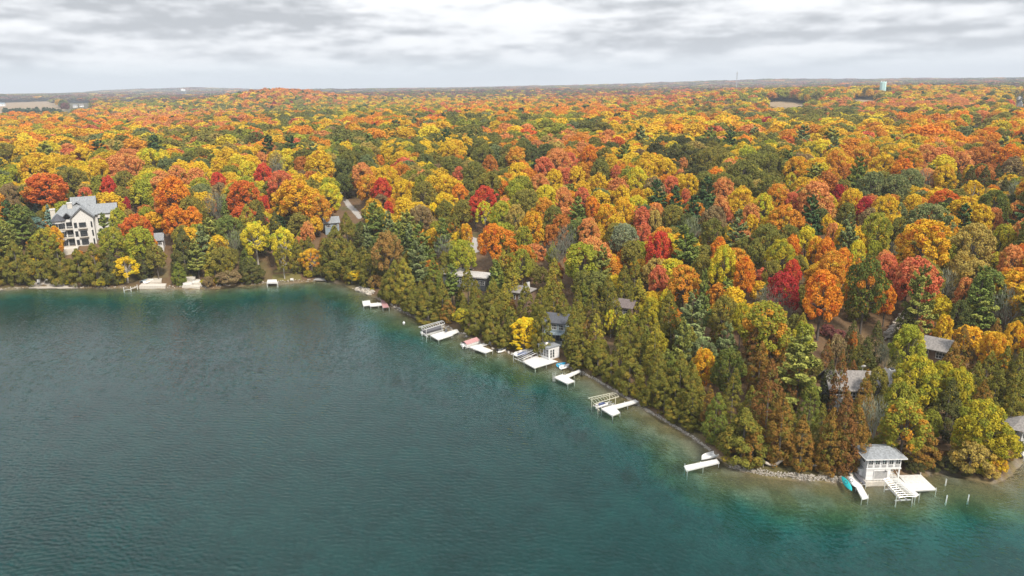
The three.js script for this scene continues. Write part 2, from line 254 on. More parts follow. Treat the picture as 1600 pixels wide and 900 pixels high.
// leaf colours: [main, second, accent] as real reflectances
const PAL = {
  y: ['bright yellow', [0.60, 0.40, 0.03], [0.50, 0.33, 0.02], [0.42, 0.36, 0.03]], yy: ['vivid yellow', [0.72, 0.46, 0.012], [0.68, 0.38, 0.012], [0.62, 0.44, 0.03]],
  y2: ['greenish yellow', [0.37, 0.30, 0.018], [0.45, 0.33, 0.02], [0.24, 0.23, 0.02]], g: ['golden', [0.56, 0.30, 0.02], [0.60, 0.36, 0.02], [0.48, 0.21, 0.02]],
  go: ['golden orange', [0.56, 0.25, 0.016], [0.60, 0.33, 0.02], [0.52, 0.17, 0.016]], o: ['orange', [0.60, 0.20, 0.018], [0.60, 0.23, 0.018], [0.52, 0.12, 0.014]],
  o2: ['amber orange', [0.55, 0.22, 0.025], [0.52, 0.17, 0.02], [0.50, 0.28, 0.03]], ro: ['fiery orange red', [0.54, 0.13, 0.022], [0.50, 0.095, 0.02], [0.50, 0.17, 0.02]],
  r: ['scarlet', [0.52, 0.065, 0.025], [0.46, 0.05, 0.03], [0.54, 0.12, 0.03]], r2: ['coral red', [0.53, 0.14, 0.06], [0.50, 0.11, 0.055], [0.50, 0.17, 0.06]],
  c: ['deep crimson', [0.40, 0.035, 0.03], [0.32, 0.025, 0.03], [0.46, 0.06, 0.035]], co: ['salmon orange', [0.56, 0.22, 0.07], [0.53, 0.185, 0.06], [0.54, 0.26, 0.07]],
  ob: ['rust', [0.44, 0.155, 0.03], [0.39, 0.12, 0.026], [0.44, 0.17, 0.03]], br: ['mauve brown', [0.25, 0.15, 0.075], [0.22, 0.12, 0.06], [0.30, 0.19, 0.09]],
  br2: ['cinnamon brown', [0.34, 0.16, 0.05], [0.28, 0.14, 0.04], [0.26, 0.17, 0.05]], tn: ['tan gold', [0.40, 0.25, 0.065], [0.34, 0.21, 0.06], [0.44, 0.25, 0.05]],
  l: ['lime green', [0.32, 0.30, 0.026], [0.25, 0.26, 0.024], [0.42, 0.34, 0.03]], l2: ['yellow green', [0.27, 0.245, 0.026], [0.21, 0.21, 0.024], [0.38, 0.29, 0.028]],
  og: ['olive', [0.215, 0.175, 0.03], [0.175, 0.15, 0.027], [0.27, 0.20, 0.03]], G: ['leaf green', [0.175, 0.16, 0.03], [0.145, 0.14, 0.028], [0.235, 0.19, 0.03]],
  Go: ['green and orange', [0.13, 0.145, 0.024], [0.10, 0.12, 0.024], [0.46, 0.17, 0.02]], lo: ['lime and orange', [0.30, 0.26, 0.026], [0.24, 0.23, 0.024], [0.48, 0.22, 0.02]],
  dg: ['dark green', [0.105, 0.112, 0.028], [0.085, 0.098, 0.026], [0.14, 0.13, 0.03]], sg: ['sage green', [0.17, 0.18, 0.065], [0.13, 0.15, 0.055], [0.22, 0.21, 0.075]],
  ck: ['olive green', [0.135, 0.122, 0.018], [0.105, 0.10, 0.017], [0.17, 0.125, 0.018]], cg: ['fresh green', [0.12, 0.135, 0.02], [0.095, 0.115, 0.02], [0.15, 0.14, 0.02]],
  cb: ['bronze', [0.205, 0.10, 0.02], [0.17, 0.095, 0.018], [0.135, 0.11, 0.018]], cr: ['russet brown', [0.18, 0.075, 0.022], [0.145, 0.07, 0.02], [0.11, 0.09, 0.02]],
  cd: ['dark olive', [0.075, 0.075, 0.02], [0.06, 0.062, 0.018], [0.095, 0.08, 0.02]], cy: ['yellow olive', [0.22, 0.185, 0.022], [0.17, 0.15, 0.02], [0.28, 0.20, 0.024]],
  pd: ['deep green', [0.06, 0.10, 0.036], [0.05, 0.085, 0.03], [0.085, 0.12, 0.036]], pg: ['green', [0.15, 0.175, 0.038], [0.12, 0.15, 0.034], [0.20, 0.20, 0.042]],
  pl: ['light green', [0.22, 0.205, 0.045], [0.17, 0.175, 0.04], [0.27, 0.25, 0.055]], ps: ['grey green', [0.17, 0.18, 0.07], [0.13, 0.15, 0.058], [0.19, 0.21, 0.08]],
  bl: ['silver blue', [0.17, 0.22, 0.20], [0.13, 0.18, 0.17], [0.21, 0.25, 0.22]], gy: ['grey', [0.19, 0.165, 0.145], [0.16, 0.14, 0.125], [0.22, 0.185, 0.15]], gp: ['pale', [0.27, 0.24, 0.20], [0.23, 0.20, 0.17], [0.30, 0.26, 0.21]],
  gs: ['grey sage', [0.22, 0.20, 0.12], [0.19, 0.18, 0.12], [0.26, 0.23, 0.15]],
};
Object.assign(PAL, { mr: ['maroon', [0.22, 0.065, 0.065], [0.18, 0.055, 0.06], [0.27, 0.09, 0.06]], pp: ['purple brown', [0.13, 0.08, 0.065], [0.10, 0.065, 0.06], [0.16, 0.10, 0.07]] });
for (const [k, p] of Object.entries(PAL)) { const red = 'rc'.includes(k) ? 1.1 : 'r2 ro ob co o'.split(' ').includes(k) ? 1.3 : 'ck cg cb cr cd cy'.split(' ').includes(k) ? 1.2 : 'og l l2 G dg y2 sg lo Go pl pg pd ps'.split(' ').includes(k) ? 1.24 : 1.4; for (let q = 1; q < 4; q++) p[q] = [Math.min(0.80, p[q][0] * 1.13), Math.min(0.62, p[q][1] * red), p[q][2] * 1.25]; }
const pick = (pal, lobe, R) => {
  const t = lobe[0], base = lobe[1] < 0.17 ? pal[3] : mixc(pal[1], pal[2], t), j = 0.80 + 0.40 * R(), c = R() < 0.12 ? mixc(base, pal[3], 0.6) : base;
  return [c[0] * j, c[1] * j * (0.93 + 0.14 * R()), c[2] * j];
};
// every crown is one unit wide and its tree one unit tall; `aspect` is the tree's real height / width
function broadleaf(seed, pal, n, leaf, { aspect = 1.5, lobes = 26, low = 0.12, rad = [0.115, 0.185], airy = 0, wob = 0.22 } = {}) {
  const R = rng(seed), L = new Leaves(), y0 = low * aspect, hy = (aspect - y0) / 2, cy = y0 + hy * 0.92, blobs = [];
  for (let k = 0; k < lobes; k++) {
    const yy = 1 - 1.55 * (k + 0.5) / lobes, a = k * 2.39996 + R() * 0.9, s = Math.sqrt(Math.max(0, 1 - yy * yy)), r = lerp(rad[0], rad[1], R()), q = (1 + wob * (0.6 * Math.sin(a * 2 + seed) + 0.6 * Math.sin(a * 3 + yy * 4 + seed * 1.7))) * (0.78 + 0.32 * R());
    blobs.push([s * Math.cos(a) * (0.5 - r) * q, cy + yy * (hy - r * 0.9) * (0.93 + 0.14 * R()), s * Math.sin(a) * (0.5 - r) * q, r, [R(), R()], 0.75 + 0.35 * R()]);
  }
  const weights = blobs.map(b => b[3] * b[3]), sum = weights.reduce((a, b) => a + b, 0);
  for (const [bi, b] of blobs.entries()) {
    const m = Math.round(n * weights[bi] / sum);
    for (let k = 0; k < m; k++) {
      const d = onSphere(R), out = d[0] * b[0] * 2 + d[1] * (b[1] - cy) / hy + d[2] * b[2] * 2;
      if (out < -0.25 - 0.5 * R() && R() > airy) { k -= R() < 0.7 ? 1 : 0; continue; }
      const rr = b[3] * (0.82 + 0.32 * R()), x = b[0] + d[0] * rr, y = b[1] + d[1] * rr * b[5], z = b[2] + d[2] * rr;
      let hidden = 0; for (const o of blobs) if (o !== b && (x - o[0]) ** 2 + (y - o[1]) ** 2 + (z - o[2]) ** 2 < (o[3] * 0.72) ** 2) { hidden = 1; break; }
      if (hidden && R() < 0.85) continue;
      let nx = d[0] + (R() - 0.5) * 1.1, ny = d[1] + 0.35 + (R() - 0.5) * 1.1, nz = d[2] + (R() - 0.5) * 1.1; const l = Math.hypot(nx, ny, nz) || 1;
      L.add(x, y, z, nx / l, ny / l, nz / l, leaf * (0.75 + 0.5 * R()), pick(pal, b[4], R), R);
    }
  }
  const g = L.build(1 / aspect); g.userData = { blobs: blobs.map(b => [b[0], b[1] / aspect, b[2]]) }; return g;
}
function cedar(seed, pal, n, leaf, { aspect = 2.0, fat = 0 } = {}) {
  const R = rng(seed), L = new Leaves(), blobs = [], lobes = Math.round((n > 2000 ? 75 : 42) * aspect), lean = (R() - 0.5) * 0.09, forks = R() < 0.35 ? 2 : 1;
  const prof = t => 0.5 * Math.min(1, 0.66 + 1.5 * t) * Math.pow(1 - Math.pow(t, 1.8 + fat), 0.85);
  for (let k = 0; k < lobes; k++) {
    const t = Math.pow((k + R()) / lobes, 1.15), a = R() * 6.28318, r = prof(t), br = lerp(0.062, 0.115, R()) * (0.6 + 0.75 * r);
    const q = Math.max(0, r - br * 0.55) * (0.74 + 0.36 * R()), f = forks > 1 && t > 0.55 ? (a < 3.14 ? 0.07 : -0.07) * (t - 0.55) * 2 : 0;
    blobs.push([Math.cos(a) * q + lean * t + f, (0.04 + 0.93 * t * (f < 0 ? 0.9 : 1)) * aspect, Math.sin(a) * q, br, [R(), R()], 0.85 + 0.35 * R(), a]);
  }
  const sum = blobs.reduce((s, b) => s + b[3] * b[3], 0);
  for (const b of blobs) {
    const m = Math.round(n * b[3] * b[3] / sum), oc = Math.cos(b[6]), os = Math.sin(b[6]);
    for (let k = 0; k < m; k++) {
      const d = onSphere(R); if (d[0] * oc + d[2] * os + d[1] * 0.7 < -0.3) { k--; continue; }
      const rr = b[3] * (0.85 + 0.3 * R()), x = b[0] + d[0] * rr, y = Math.min(aspect, b[1] + d[1] * rr * b[5]), z = b[2] + d[2] * rr;
      let hidden = 0; for (const o of blobs) if (o !== b && (x - o[0]) ** 2 + (y - o[1]) ** 2 + (z - o[2]) ** 2 < (o[3] * 0.7) ** 2) { hidden = 1; break; }
      if (hidden && R() < 0.8) continue;
      let nx = d[0] + oc * 0.25 + (R() - 0.5) * 0.8, ny = d[1] + 0.3 + (R() - 0.5) * 0.8, nz = d[2] + os * 0.25 + (R() - 0.5) * 0.8; const l = Math.hypot(nx, ny, nz) || 1;
      L.add(x, y, z, nx / l, ny / l, nz / l, leaf * (0.65 + 0.5 * R()), pick(pal, b[4], R), R);
    }
  }
  return L.build(1 / aspect);
}
function pine(seed, pal, n, leaf, { aspect = 1.9, levels = 9, spruce = 0 } = {}) {
  const R = rng(seed), L = new Leaves(), arms = [], low = spruce ? 0.08 : 0.26;
  for (let k = 0; k < levels; k++) {
    const t = (k + 0.3 * R()) / levels, y = lerp(low, 0.97, t) * aspect, len = 0.5 * (spruce ? Math.pow(1 - t, 0.85) * 1.0 + 0.04 : Math.pow(1 - t * 0.93, 0.62)), m = spruce ? 9 : Math.max(3, Math.round(6 - 2.5 * t));
    const a0 = R() * 6.28;
    for (let q = 0; q < m; q++) if (spruce || R() < 0.88) arms.push([a0 + q * 6.28318 / m + (R() - 0.5) * 0.5, y + (R() - 0.5) * 0.1, len * (0.68 + 0.42 * R()), [R(), R()], t]);
  }
  arms.push([0, aspect * 0.97, 0.06, [0.3, 0.6], 1]);
  const sum = arms.reduce((s, a) => s + a[2], 0);
  for (const [a, y, len, lobe, t] of arms) {
    const m = Math.max(4, Math.round(n * len / sum)), ca = Math.cos(a), sa = Math.sin(a), lift = spruce ? -0.25 : lerp(0.12, 0.75, t);
    for (let k = 0; k < m; k++) {
      const u = spruce ? Math.sqrt(R()) : 0.28 + 0.72 * Math.pow(R(), 0.75), w = (spruce ? 0.22 : 0.34) * len * (1.05 - 0.7 * Math.abs(u - 0.62)) * (R() + R() - 1), v = (R() - 0.5) * (spruce ? 0.07 : 0.075);
      const x = ca * u * len - sa * w, z = sa * u * len + ca * w, yy = y + u * len * lift * (0.5 + 0.5 * u) + v - Math.abs(w) * 0.15;
      let nx = ca * 0.35 + (R() - 0.5) * 0.9, ny = 0.85 + (R() - 0.5) * 0.6, nz = sa * 0.35 + (R() - 0.5) * 0.9; const l = Math.hypot(nx, ny, nz);
      L.add(x, Math.min(yy, aspect * 1.0), z, nx / l, ny / l, nz / l, leaf * (0.7 + 0.6 * R()), pick(pal, lobe, R), R, 1.5);
    }
  }
  const g = L.build(1 / aspect); g.userData = { arms: arms.filter((_, k) => k % 2 === 0).map(([a, y, len, , t]) => [Math.cos(a) * len * 0.7, (y + len * 0.4 * lerp(0.12, 0.75, t)) / aspect, Math.sin(a) * len * 0.7, y / aspect]) }; return g;
}
function twigs(seed, pal, n, leaf, { aspect = 1.4, lobes = 18 } = {}) {   // a leafless crown: fine upright twigs
  const R = rng(seed), L = new Leaves();
  for (let k = 0; k < n; k++) {
    const d = onSphere(R), q = Math.pow(R(), 0.4), x = d[0] * 0.47 * q, z = d[2] * 0.47 * q, y = aspect * (0.62 + 0.36 * d[1] * q); if (y < 0.2 * aspect) continue;
    const ux = x * 0.9 + (R() - 0.5) * 0.5, uy = 0.55 + R() * 0.4, uz = z * 0.9 + (R() - 0.5) * 0.5, l = Math.hypot(ux, uy, uz), s = leaf * (1.6 + 2.2 * R()), a = R() * 6.28, w = leaf * 0.13;
    const c = pick(pal, [R(), R()], R), i = L.p.length / 3;
    L.p.push(x + Math.cos(a) * w, y, z + Math.sin(a) * w, x - Math.cos(a) * w, y, z - Math.sin(a) * w, x + ux / l * s, y + uy / l * s, z + uz / l * s);
    L.c.push(...c, ...c, ...c); L.i.push(i, i + 1, i + 2);
  }
  return L.build(1 / aspect);
}
const limb = (p, q, r0, r1, s = 5) => { const g = rod(p, q, [r0, r1], s).toNonIndexed(); g.deleteAttribute('uv'); g.computeVertexNormals(); return g; };
function trunkShape(kind, seed, aspect, extra) {
  const R = rng(seed), out = [], Y = v => v * aspect, j = s => (R() - 0.5) * s;
  if (kind === 'broad') {
    const k = [j(0.04), Y(0.42), j(0.04)]; out.push(limb([0, Y(-0.05), 0], k, 0.036, 0.025, 6));
    for (const b of extra.filter((_, q) => q % 3 === 0)) { const m = [lerp(k[0], b[0], 0.45) + j(0.04), lerp(k[1], Y(b[1]), 0.55), lerp(k[2], b[2], 0.45) + j(0.04)]; out.push(limb(k, m, 0.016, 0.011, 4), limb(m, [b[0], Y(b[1]), b[2]], 0.011, 0.004, 4)); }
  } else if (kind === 'cedar') out.push(limb([0, Y(-0.05), 0], [0, Y(0.5), 0], 0.045, 0.022), limb([0, Y(0.5), 0], [0, Y(0.9), 0], 0.022, 0.006));
  else if (kind === 'pine') { out.push(limb([0, Y(-0.05), 0], [0, Y(0.55), 0], 0.030, 0.02, 6), limb([0, Y(0.55), 0], [0, Y(0.97), 0], 0.02, 0.004, 5)); for (const [x, y, z, y0] of extra) out.push(limb([0, Y(y0), 0], [x, Y(y), z], 0.009, 0.003, 3)); }
  else {                                                               // bare: three orders of forking boughs
    const grow = (p, d, len, r, o) => {
      const q = [p[0] + d[0] * len, p[1] + d[1] * len, p[2] + d[2] * len]; out.push(limb(p, q, r, r * 0.68, o > 1 ? 5 : 3)); if (!o) return;
      for (let k = 0; k < (o === 3 ? 4 : 3); k++) { const a = R() * 6.28, sp = 0.45 + 0.45 * R(); let x = d[0] + Math.cos(a) * sp, y = d[1] + 0.15 + j(0.3), z = d[2] + Math.sin(a) * sp; const l = Math.hypot(x, y, z); grow(q, [x / l, y / l, z / l], len * (0.62 + 0.2 * R()), r * 0.62, o - 1); }
    };
    grow([0, Y(-0.05), 0], [j(0.2), 0.98, j(0.2)], 0.30 * aspect, 0.026, 3);
    for (const g of out) { const p = g.attributes.position; for (let k = 0; k < p.count; k++) { p.setX(k, clamp(p.getX(k), -0.5, 0.5)); p.setY(k, Math.min(p.getY(k), aspect)); p.setZ(k, clamp(p.getZ(k), -0.5, 0.5)); } }
  }
  const g = mergeGeometries(out); g.scale(1, 1 / aspect, 1); return meterUV(g);
}
const leafMat = new THREE.MeshPhysicalMaterial({ vertexColors: true, side: THREE.DoubleSide, roughness: 1, transmission: 0.36, thickness: 0, specularIntensity: 0.25 });
const needleMat = new THREE.MeshPhysicalMaterial({ vertexColors: true, side: THREE.DoubleSide, roughness: 0.95, specularIntensity: 0.25 });
// species: [object name, word in labels, height(width), trunk kind, aspect, trunk material]
const SP = {
  M: ['maple_tree', 'maple', w => 1.0 * w + 6, 'broad', 1.6, M.bark], O: ['oak_tree', 'oak', w => 0.95 * w + 5.5, 'broad', 1.45, M.bark], Y: ['birch_tree', 'birch', w => 1.2 * w + 3.5, 'broad', 1.5, M.barkPale],
  C: ['cedar_tree', 'cedar', w => 1.25 * w + 5.2, 'cedar', 1.9, M.barkGrey], P: ['pine_tree', 'pine', w => 1.35 * w + 6, 'pine', 1.9, M.bark], S: ['spruce_tree', 'spruce', w => 2.0 * w + 1, 'cedar', 2.1, M.bark],
  B: ['bare_tree', 'leafless tree', w => 1.15 * w + 4, 'bare', 1.4, M.barkGrey], K: ['shrub', 'shrub', w => 0.92 * w, 'broad', 0.92, M.bark],
};
const crowns = new Map(), trunks = new Map();
function crownGeo(sp, col, lod, v, tall = 0) {                                    // lod 0 near ... 3 far
  const key = [sp, col, lod, v, tall].join(); if (crowns.has(key)) return crowns.get(key);
  const pal = PAL[col], seed = 1000 + v * 131 + sp.charCodeAt(0) * 977 + col.charCodeAt(0) * 53 + (col.charCodeAt(1) || 0) * 7, n = [5600, 2600, 1500, 420][lod], leaf = [0.042, 0.062, 0.085, 0.155][lod], aspect = sp === 'C' ? [1.6, 2.15, 2.9][tall] : SP[sp][4];
  let g;
  if (sp === 'C') g = cedar(seed, pal, n * 1.3, leaf, { aspect, fat: v % 3 === 1 ? 0.5 : 0 });
  else if (sp === 'P') g = pine(seed, pal, n * 0.95, leaf * 1.0, { aspect });
  else if (sp === 'S') g = pine(seed, pal, n, leaf * 0.9, { aspect, levels: 15, spruce: 1 });
  else if (sp === 'B') g = twigs(seed, pal, n * 0.17, leaf, { aspect });
  else if (sp === 'Y') g = broadleaf(seed, pal, n * 0.62, leaf * 0.95, { aspect, lobes: [60, 40, 24, 14][lod], rad: lod < 2 ? [0.055, 0.095] : [0.075, 0.13], low: 0.16, airy: 0.5 });
  else if (sp === 'K') g = broadleaf(seed, pal, n * 0.8, leaf, { aspect, lobes: 46, rad: [0.07, 0.12], low: 0.0 });
  else g = broadleaf(seed, pal, n, leaf, { aspect, lobes: Math.round([88, 46, 26, 14][lod] * (sp === 'O' ? 1.1 : 1)), rad: [[0.06, 0.10], [0.08, 0.135], [0.11, 0.175], [0.15, 0.22]][lod], low: lod > 1 ? 0.26 : 0.2 });
  { const p = g.attributes.position, r = []; for (let k = 0; k < p.count; k += 3) r.push(Math.hypot(p.getX(k), p.getZ(k))); r.sort((a, b) => a - b); const f = 0.5 / r[Math.floor(r.length * 0.965)]; for (let k = 0; k < p.count; k++) p.setXYZ(k, p.getX(k) * f, p.getY(k), p.getZ(k) * f); }   // as wide as its name says
  crowns.set(key, g); return g;
}
function trunkGeo(sp, col, lod, v, crown) {
  const key = [sp, col, v].join(); if (!trunks.has(key)) trunks.set(key, trunkShape(SP[sp][3], 500 + v, SP[sp][4], crown.userData.blobs || crown.userData.arms || [])); return trunks.get(key);
}
// ---------- the trees one can tell apart: place of the top and width in the photograph, species, leaf colour ----------
const TREES = `
66 267 72 M ro 0.78|12 231 30 M g|55 235 54 M g|21 256 32 M l|12 284 38 O br|106 259 56 O og 0.8|124 228 30 M g|152 245 36 M g|167 272 26 M r 1.15|192 264 34 O og|196 306 14 M c|198 237 46 M co|230 228 44 M y|220 280 34 M l|275 256 38 M co|266 272 66 M o|270 320 40 M o|298 320 34 M o|296 304 48 O og|209 332 48 M ro|181 324 24 M l|170 352 48 M l2|214 350 52 M l|159 332 20 P pg|83 350 24 M go 1.3|66 354 42 M l2|26 318 36 P pg|8 312 28 P pd|6 344 44 P pl|53 313 14 S bl 0.9|73 318 22 S bl|45 338 24 C cd|128 298 16 S pd|231 364 24 M o|105 330 12 M c
18 374 42 C ck|50 374 46 C ck|86 378 42 C ck|118 388 38 C ck|143 380 42 C ck|170 392 34 C cd|-16 372 44 C ck|51 401 19 M yy|194 401 46 Y yy|163 434 26 K y2|218 372 32 C cd|281 356 44 C cd|276 408 24 C cg|240 380 30 M og|303 372 28 P pl|312 352 30 P ps
339 243 30 M g|339 267 30 M r|342 283 30 O br|334 298 36 B gy|386 249 30 M y|407 236 22 M co|409 253 32 M r|434 244 26 B gy|448 239 26 M y|469 242 26 M ob|499 232 48 M g|436 264 44 M r2|377 278 50 M ro|408 280 20 M y|458 276 66 M go|494 300 42 M o2|513 283 42 M y|412 304 20 M r|540 246 34 O dg|536 268 28 O dg|565 252 38 M co|574 270 38 M o2|602 256 44 M g|595 275 36 M r|606 312 16 M r|627 276 36 M g|593 240 16 M o|606 238 14 M g|583 314 38 P pg|606 328 26 P ps|634 328 32 P pl|349 308 24 S pg|383 318 36 C cy|405 322 24 C cd|325 335 30 P pl|398 310 26 O og|427 330 24 C cd|396 343 48 Y y|440 352 46 Y y|479 343 24 M co|366 360 28 B gs|522 352 52 C ck|540 332 36 C ck|562 345 32 C cd|604 356 48 M br2 1.25|572 352 22 P ps|622 345 32 P pg|640 350 30 P ps|485 387 38 Y go|352 400 20 M yy|355 422 52 K br|324 432 22 K br|390 400 40 C cd|345 384 40 O og|330 374 34 C cy|520 394 38 C ck|546 384 32 C ck|572 394 28 C ck|555 422 28 M yy|586 428 26 K br2|576 396 24 Y cy|616 406 42 C ck|604 424 34 C ck|630 402 36 C cy|638 470 20 K y|505 372 28 C ck|440 385 30 Y cy|462 372 26 C ck|500 412 26 K ck
700 218 32 M g|755 224 36 O G|730 224 20 O dg|765 240 24 M ob|805 226 32 M o2|789 240 20 O G|832 224 30 O dg|850 242 34 M r2|872 230 42 M co|890 236 30 M r2|922 224 36 M o|938 247 32 O G|886 260 26 M r2|843 268 36 M co|866 262 28 M g|900 257 28 M g|937 268 26 M g|757 287 42 M r|742 304 28 M r|696 270 40 M g|662 280 46 M og|718 285 30 M o|710 242 34 O G|740 250 38 O G|717 258 22 M r2|762 266 46 O og|786 280 26 M o|808 285 28 M l|822 292 46 O og|836 306 34 O og|852 285 44 M y|850 306 36 M o2|880 290 36 M co|911 290 28 M r2|926 305 26 M o|903 306 32 P pg|757 312 30 Y y|783 312 36 M l|806 317 36 M tn|832 326 38 M go 1.15|818 350 30 M l2|865 318 38 O G|878 332 36 M ob|860 348 24 M ob|920 337 38 M co|948 314 38 M go|770 346 48 M o|784 358 30 C ck|888 352 32 B gy|870 372 30 B gy|908 374 58 M l|940 382 38 P pl|722 370 44 M l|815 386 38 M l2|692 368 28 B gy|655 346 42 P pg|652 372 42 P ps|690 340 30 P pg|657 318 42 O br|676 314 18 M yy|694 310 30 C ck|722 308 30 M og|728 346 22 M go|710 332 26 C ck|845 345 26 M og|960 345 30 O og
1028 280 32 P pd|1057 289 26 P pd|1106 275 34 P pd|1085 304 32 P pd|1050 272 28 M r2|1072 292 16 M r2|1078 268 36 M g|1132 274 38 M co|996 258 42 M y|973 287 32 M g|964 256 20 M r2|1010 246 36 M g|1042 244 36 M g|1068 243 18 M co|1055 222 28 C cd|1072 225 30 C cd|1088 232 30 C cd|1108 228 42 O og|1162 246 52 O G|1207 237 44 O G|1247 241 40 M go|1237 268 22 Y y|1130 266 42 O G|1160 270 42 O G|1205 270 46 O G|1160 288 42 M g|1194 299 36 M y|1183 278 30 O tn|1216 284 40 M o2|1240 297 28 M r2|1228 316 54 M o2|1270 304 38 P pd|1128 302 30 M co|1150 306 28 M g|1117 318 42 O br|1140 318 16 M r2|1175 314 28 M co|1175 332 26 M g|1200 336 28 M g|974 306 40 M go|965 330 32 M g|1004 320 32 M r2|1007 345 28 M r2|1026 315 30 M co|1024 326 26 M tn|1052 317 38 O og|1075 330 28 O dg|1082 337 30 B gs|1032 357 46 M r 1.2|1030 410 30 M r2 1.1|1000 374 22 M l|1072 352 52 P pg|1115 338 40 O G|1155 326 38 P ps|1200 346 54 O G|1235 348 38 O G|1262 350 32 M y|1277 365 30 M go|1125 367 30 M o|1095 380 34 O og|1133 380 46 M y 1.2|1222 370 46 M y2|1240 364 30 M o|1182 376 32 O G|975 346 44 O gs|988 372 34 O og
1308 232 38 M o2|1320 258 16 M ob|1345 228 32 M o2|1344 244 38 P pg|1382 236 36 M g|1372 242 16 M r2|1412 245 34 M o|1425 228 42 M o2|1450 222 42 M co|1442 262 32 B gy|1366 265 46 O sg|1402 269 42 O sg|1425 260 42 O sg|1480 254 36 M g|1483 270 20 C cd|1499 266 20 C cd|1520 258 26 C cd|1541 258 26 C cd|1500 245 16 C cd|1562 255 20 C cd|1572 275 20 C cd|1505 234 34 M co|1517 255 20 M g|1534 228 32 M ob|1586 242 34 O br|1580 222 42 M o|1523 278 32 Y g|1557 293 52 O cg|1592 280 26 B gp|1312 285 22 M c|1353 305 32 M c|1333 291 36 M g|1387 301 42 M g|1430 300 36 M g|1455 312 66 O sg|1510 304 50 M g|1535 316 42 M g|1510 318 32 P pd|1590 312 26 M co|1555 322 32 M co|1325 314 30 O G|1360 322 32 O br|1329 332 40 P ps 1.15|1372 328 48 M l2 1.1|1410 336 38 O G|1450 337 78 M go 1.05|1525 345 66 M tn|1573 347 40 M y2|1293 368 32 M o|1320 384 32 M o|1294 332 22 M g|1303 345 26 M co|1342 371 32 M y|1352 368 16 M o|1368 374 24 M l|1385 388 36 M co|1403 376 26 B gy|1585 379 42 M co|1285 222 30 M y
1070 410 54 M o2|1165 398 40 M o 1.1|1100 395 40 O og|1102 420 22 P pg 1.3|1226 420 48 M c 1.05|1240 402 28 M r|1208 402 32 M og|1288 418 66 M o 1.1|1302 388 52 M o2|1205 446 42 B gy|1230 456 30 B gy|1000 433 32 C cy|1018 460 38 M y2|1042 448 22 M y|1047 452 42 C ck|976 412 30 C ck|993 400 28 C ck|1085 452 54 P ps|1135 460 52 O og|1200 466 82 M lo|1070 495 38 P pl 1.15|1138 502 40 P ps|1025 494 36 C cy 1.2|985 480 36 C ck|1003 500 38 C ck|972 505 34 C ck|1182 508 44 C cr|1208 512 32 C cr|1190 532 42 C cb|1102 540 40 M go|1140 540 56 M cg|1255 514 66 P pl 1.1|1240 560 32 C cr|1258 500 34 M l|1160 470 36 M y2|1050 480 30 C ck
1358 394 64 M Go 1.35|1388 394 42 M r2|1388 440 32 M o|1445 412 52 P pl 1.2|1480 420 34 B gp|1513 430 34 M co|1540 414 50 P pg 1.15|1580 448 50 B gp|1505 466 38 O dg|1425 504 56 M l|1335 498 30 C cd|1310 520 28 O br|1346 535 28 M og|1296 528 26 C cr|1374 498 30 C cd|1420 472 30 C cd|1402 545 30 C cd|1440 500 26 C cr|1319 543 30 C cr 1.45|1335 515 16 M ob|1357 524 40 C cd|1387 530 26 B gp|1490 532 46 C cb|1510 508 38 C cb|1558 515 46 M go|1590 498 36 M go|1478 488 30 M g|1548 545 42 C ck|1576 540 38 C ck|1597 545 42 C ck|1530 562 40 C ck|1440 553 72 M y2|1478 560 50 M y2|1502 572 52 M y2
985 545 46 C ck|998 588 28 C cy|1028 555 38 C ck|1085 560 46 C ck|1084 598 30 C ck|1062 622 44 C ck|1085 636 40 C ck|1148 572 36 C ck|1112 600 30 C cb|1166 638 80 C ck .95|1121 612 44 C cg 1.2|1206 556 58 C cr 1.35|1235 570 40 C cr|1226 610 48 C cb 1.25|1258 645 44 C cb|1190 625 28 C cb|1175 600 34 C ck|1305 634 48 C cb 1.12|1327 606 48 C cr 1.3|1345 613 46 C cb 1.32|1358 572 38 C cb 1.3|1374 570 40 M og|1412 590 54 M l2|1418 624 74 O lo|1372 618 50 B gp|1447 588 48 O G|1488 590 48 C cd|1444 655 58 C cb .8|1540 620 70 M y2|1515 648 42 M y2|1568 662 58 M y2|1522 684 66 K tn|1480 716 40 K cd|1500 724 44 K cd|1455 724 30 K cd|1432 716 32 K cd|1548 730 32 K tn|1312 514 26 K mr|1294 506 24 K mr|1340 520 22 K br|1563 714 28 K g|1542 590 38 C cb|1562 572 42 C ck|1592 580 42 C ck|1388 677 34 K l2|1288 628 34 C ck|1300 560 30 C cd|1270 590 36 C cg|1335 560 24 C cr
676 402 30 C cg|670 430 38 C ck|655 460 42 C ck|668 470 46 C ck|700 466 28 C cb|721 481 34 M y2|742 468 40 C ck|772 430 36 C ck|770 480 36 C ck|790 505 38 C ck|800 476 32 C ck|730 415 34 C ck|705 412 28 P pg|743 436 28 C ck|773 404 26 P pg|800 408 34 C cy|765 438 36 C ck|820 493 42 M yy .85|818 526 40 Y yy .55|848 476 38 C ck|866 402 30 C cy|846 448 36 C ck|880 458 36 C ck|897 475 40 C ck|926 440 26 C ck|903 444 20 C ck|950 428 28 C ck|896 522 28 C ck|932 488 32 C cy|935 528 42 C ck|911 520 38 C ck|955 482 22 Y y|690 440 30 C ck|822 440 30 C ck|955 555 36 C ck|968 575 32 C ck|905 545 34 C ck|640 438 40 C ck|648 448 36 C ck|1012 470 30 C ck|960 455 30 C ck|1040 592 34 C ck|1056 600 36 C ck|1012 606 28 C ck|1180 660 34 C cb`;
const hand = TREES.trim().split(/[|\n]/).map(s => { const [x, y, w, sp, col, m] = s.trim().split(' '); return { x: +x, y: +y, wpx: +w, sp, col, mul: m ? +m : 1 }; });
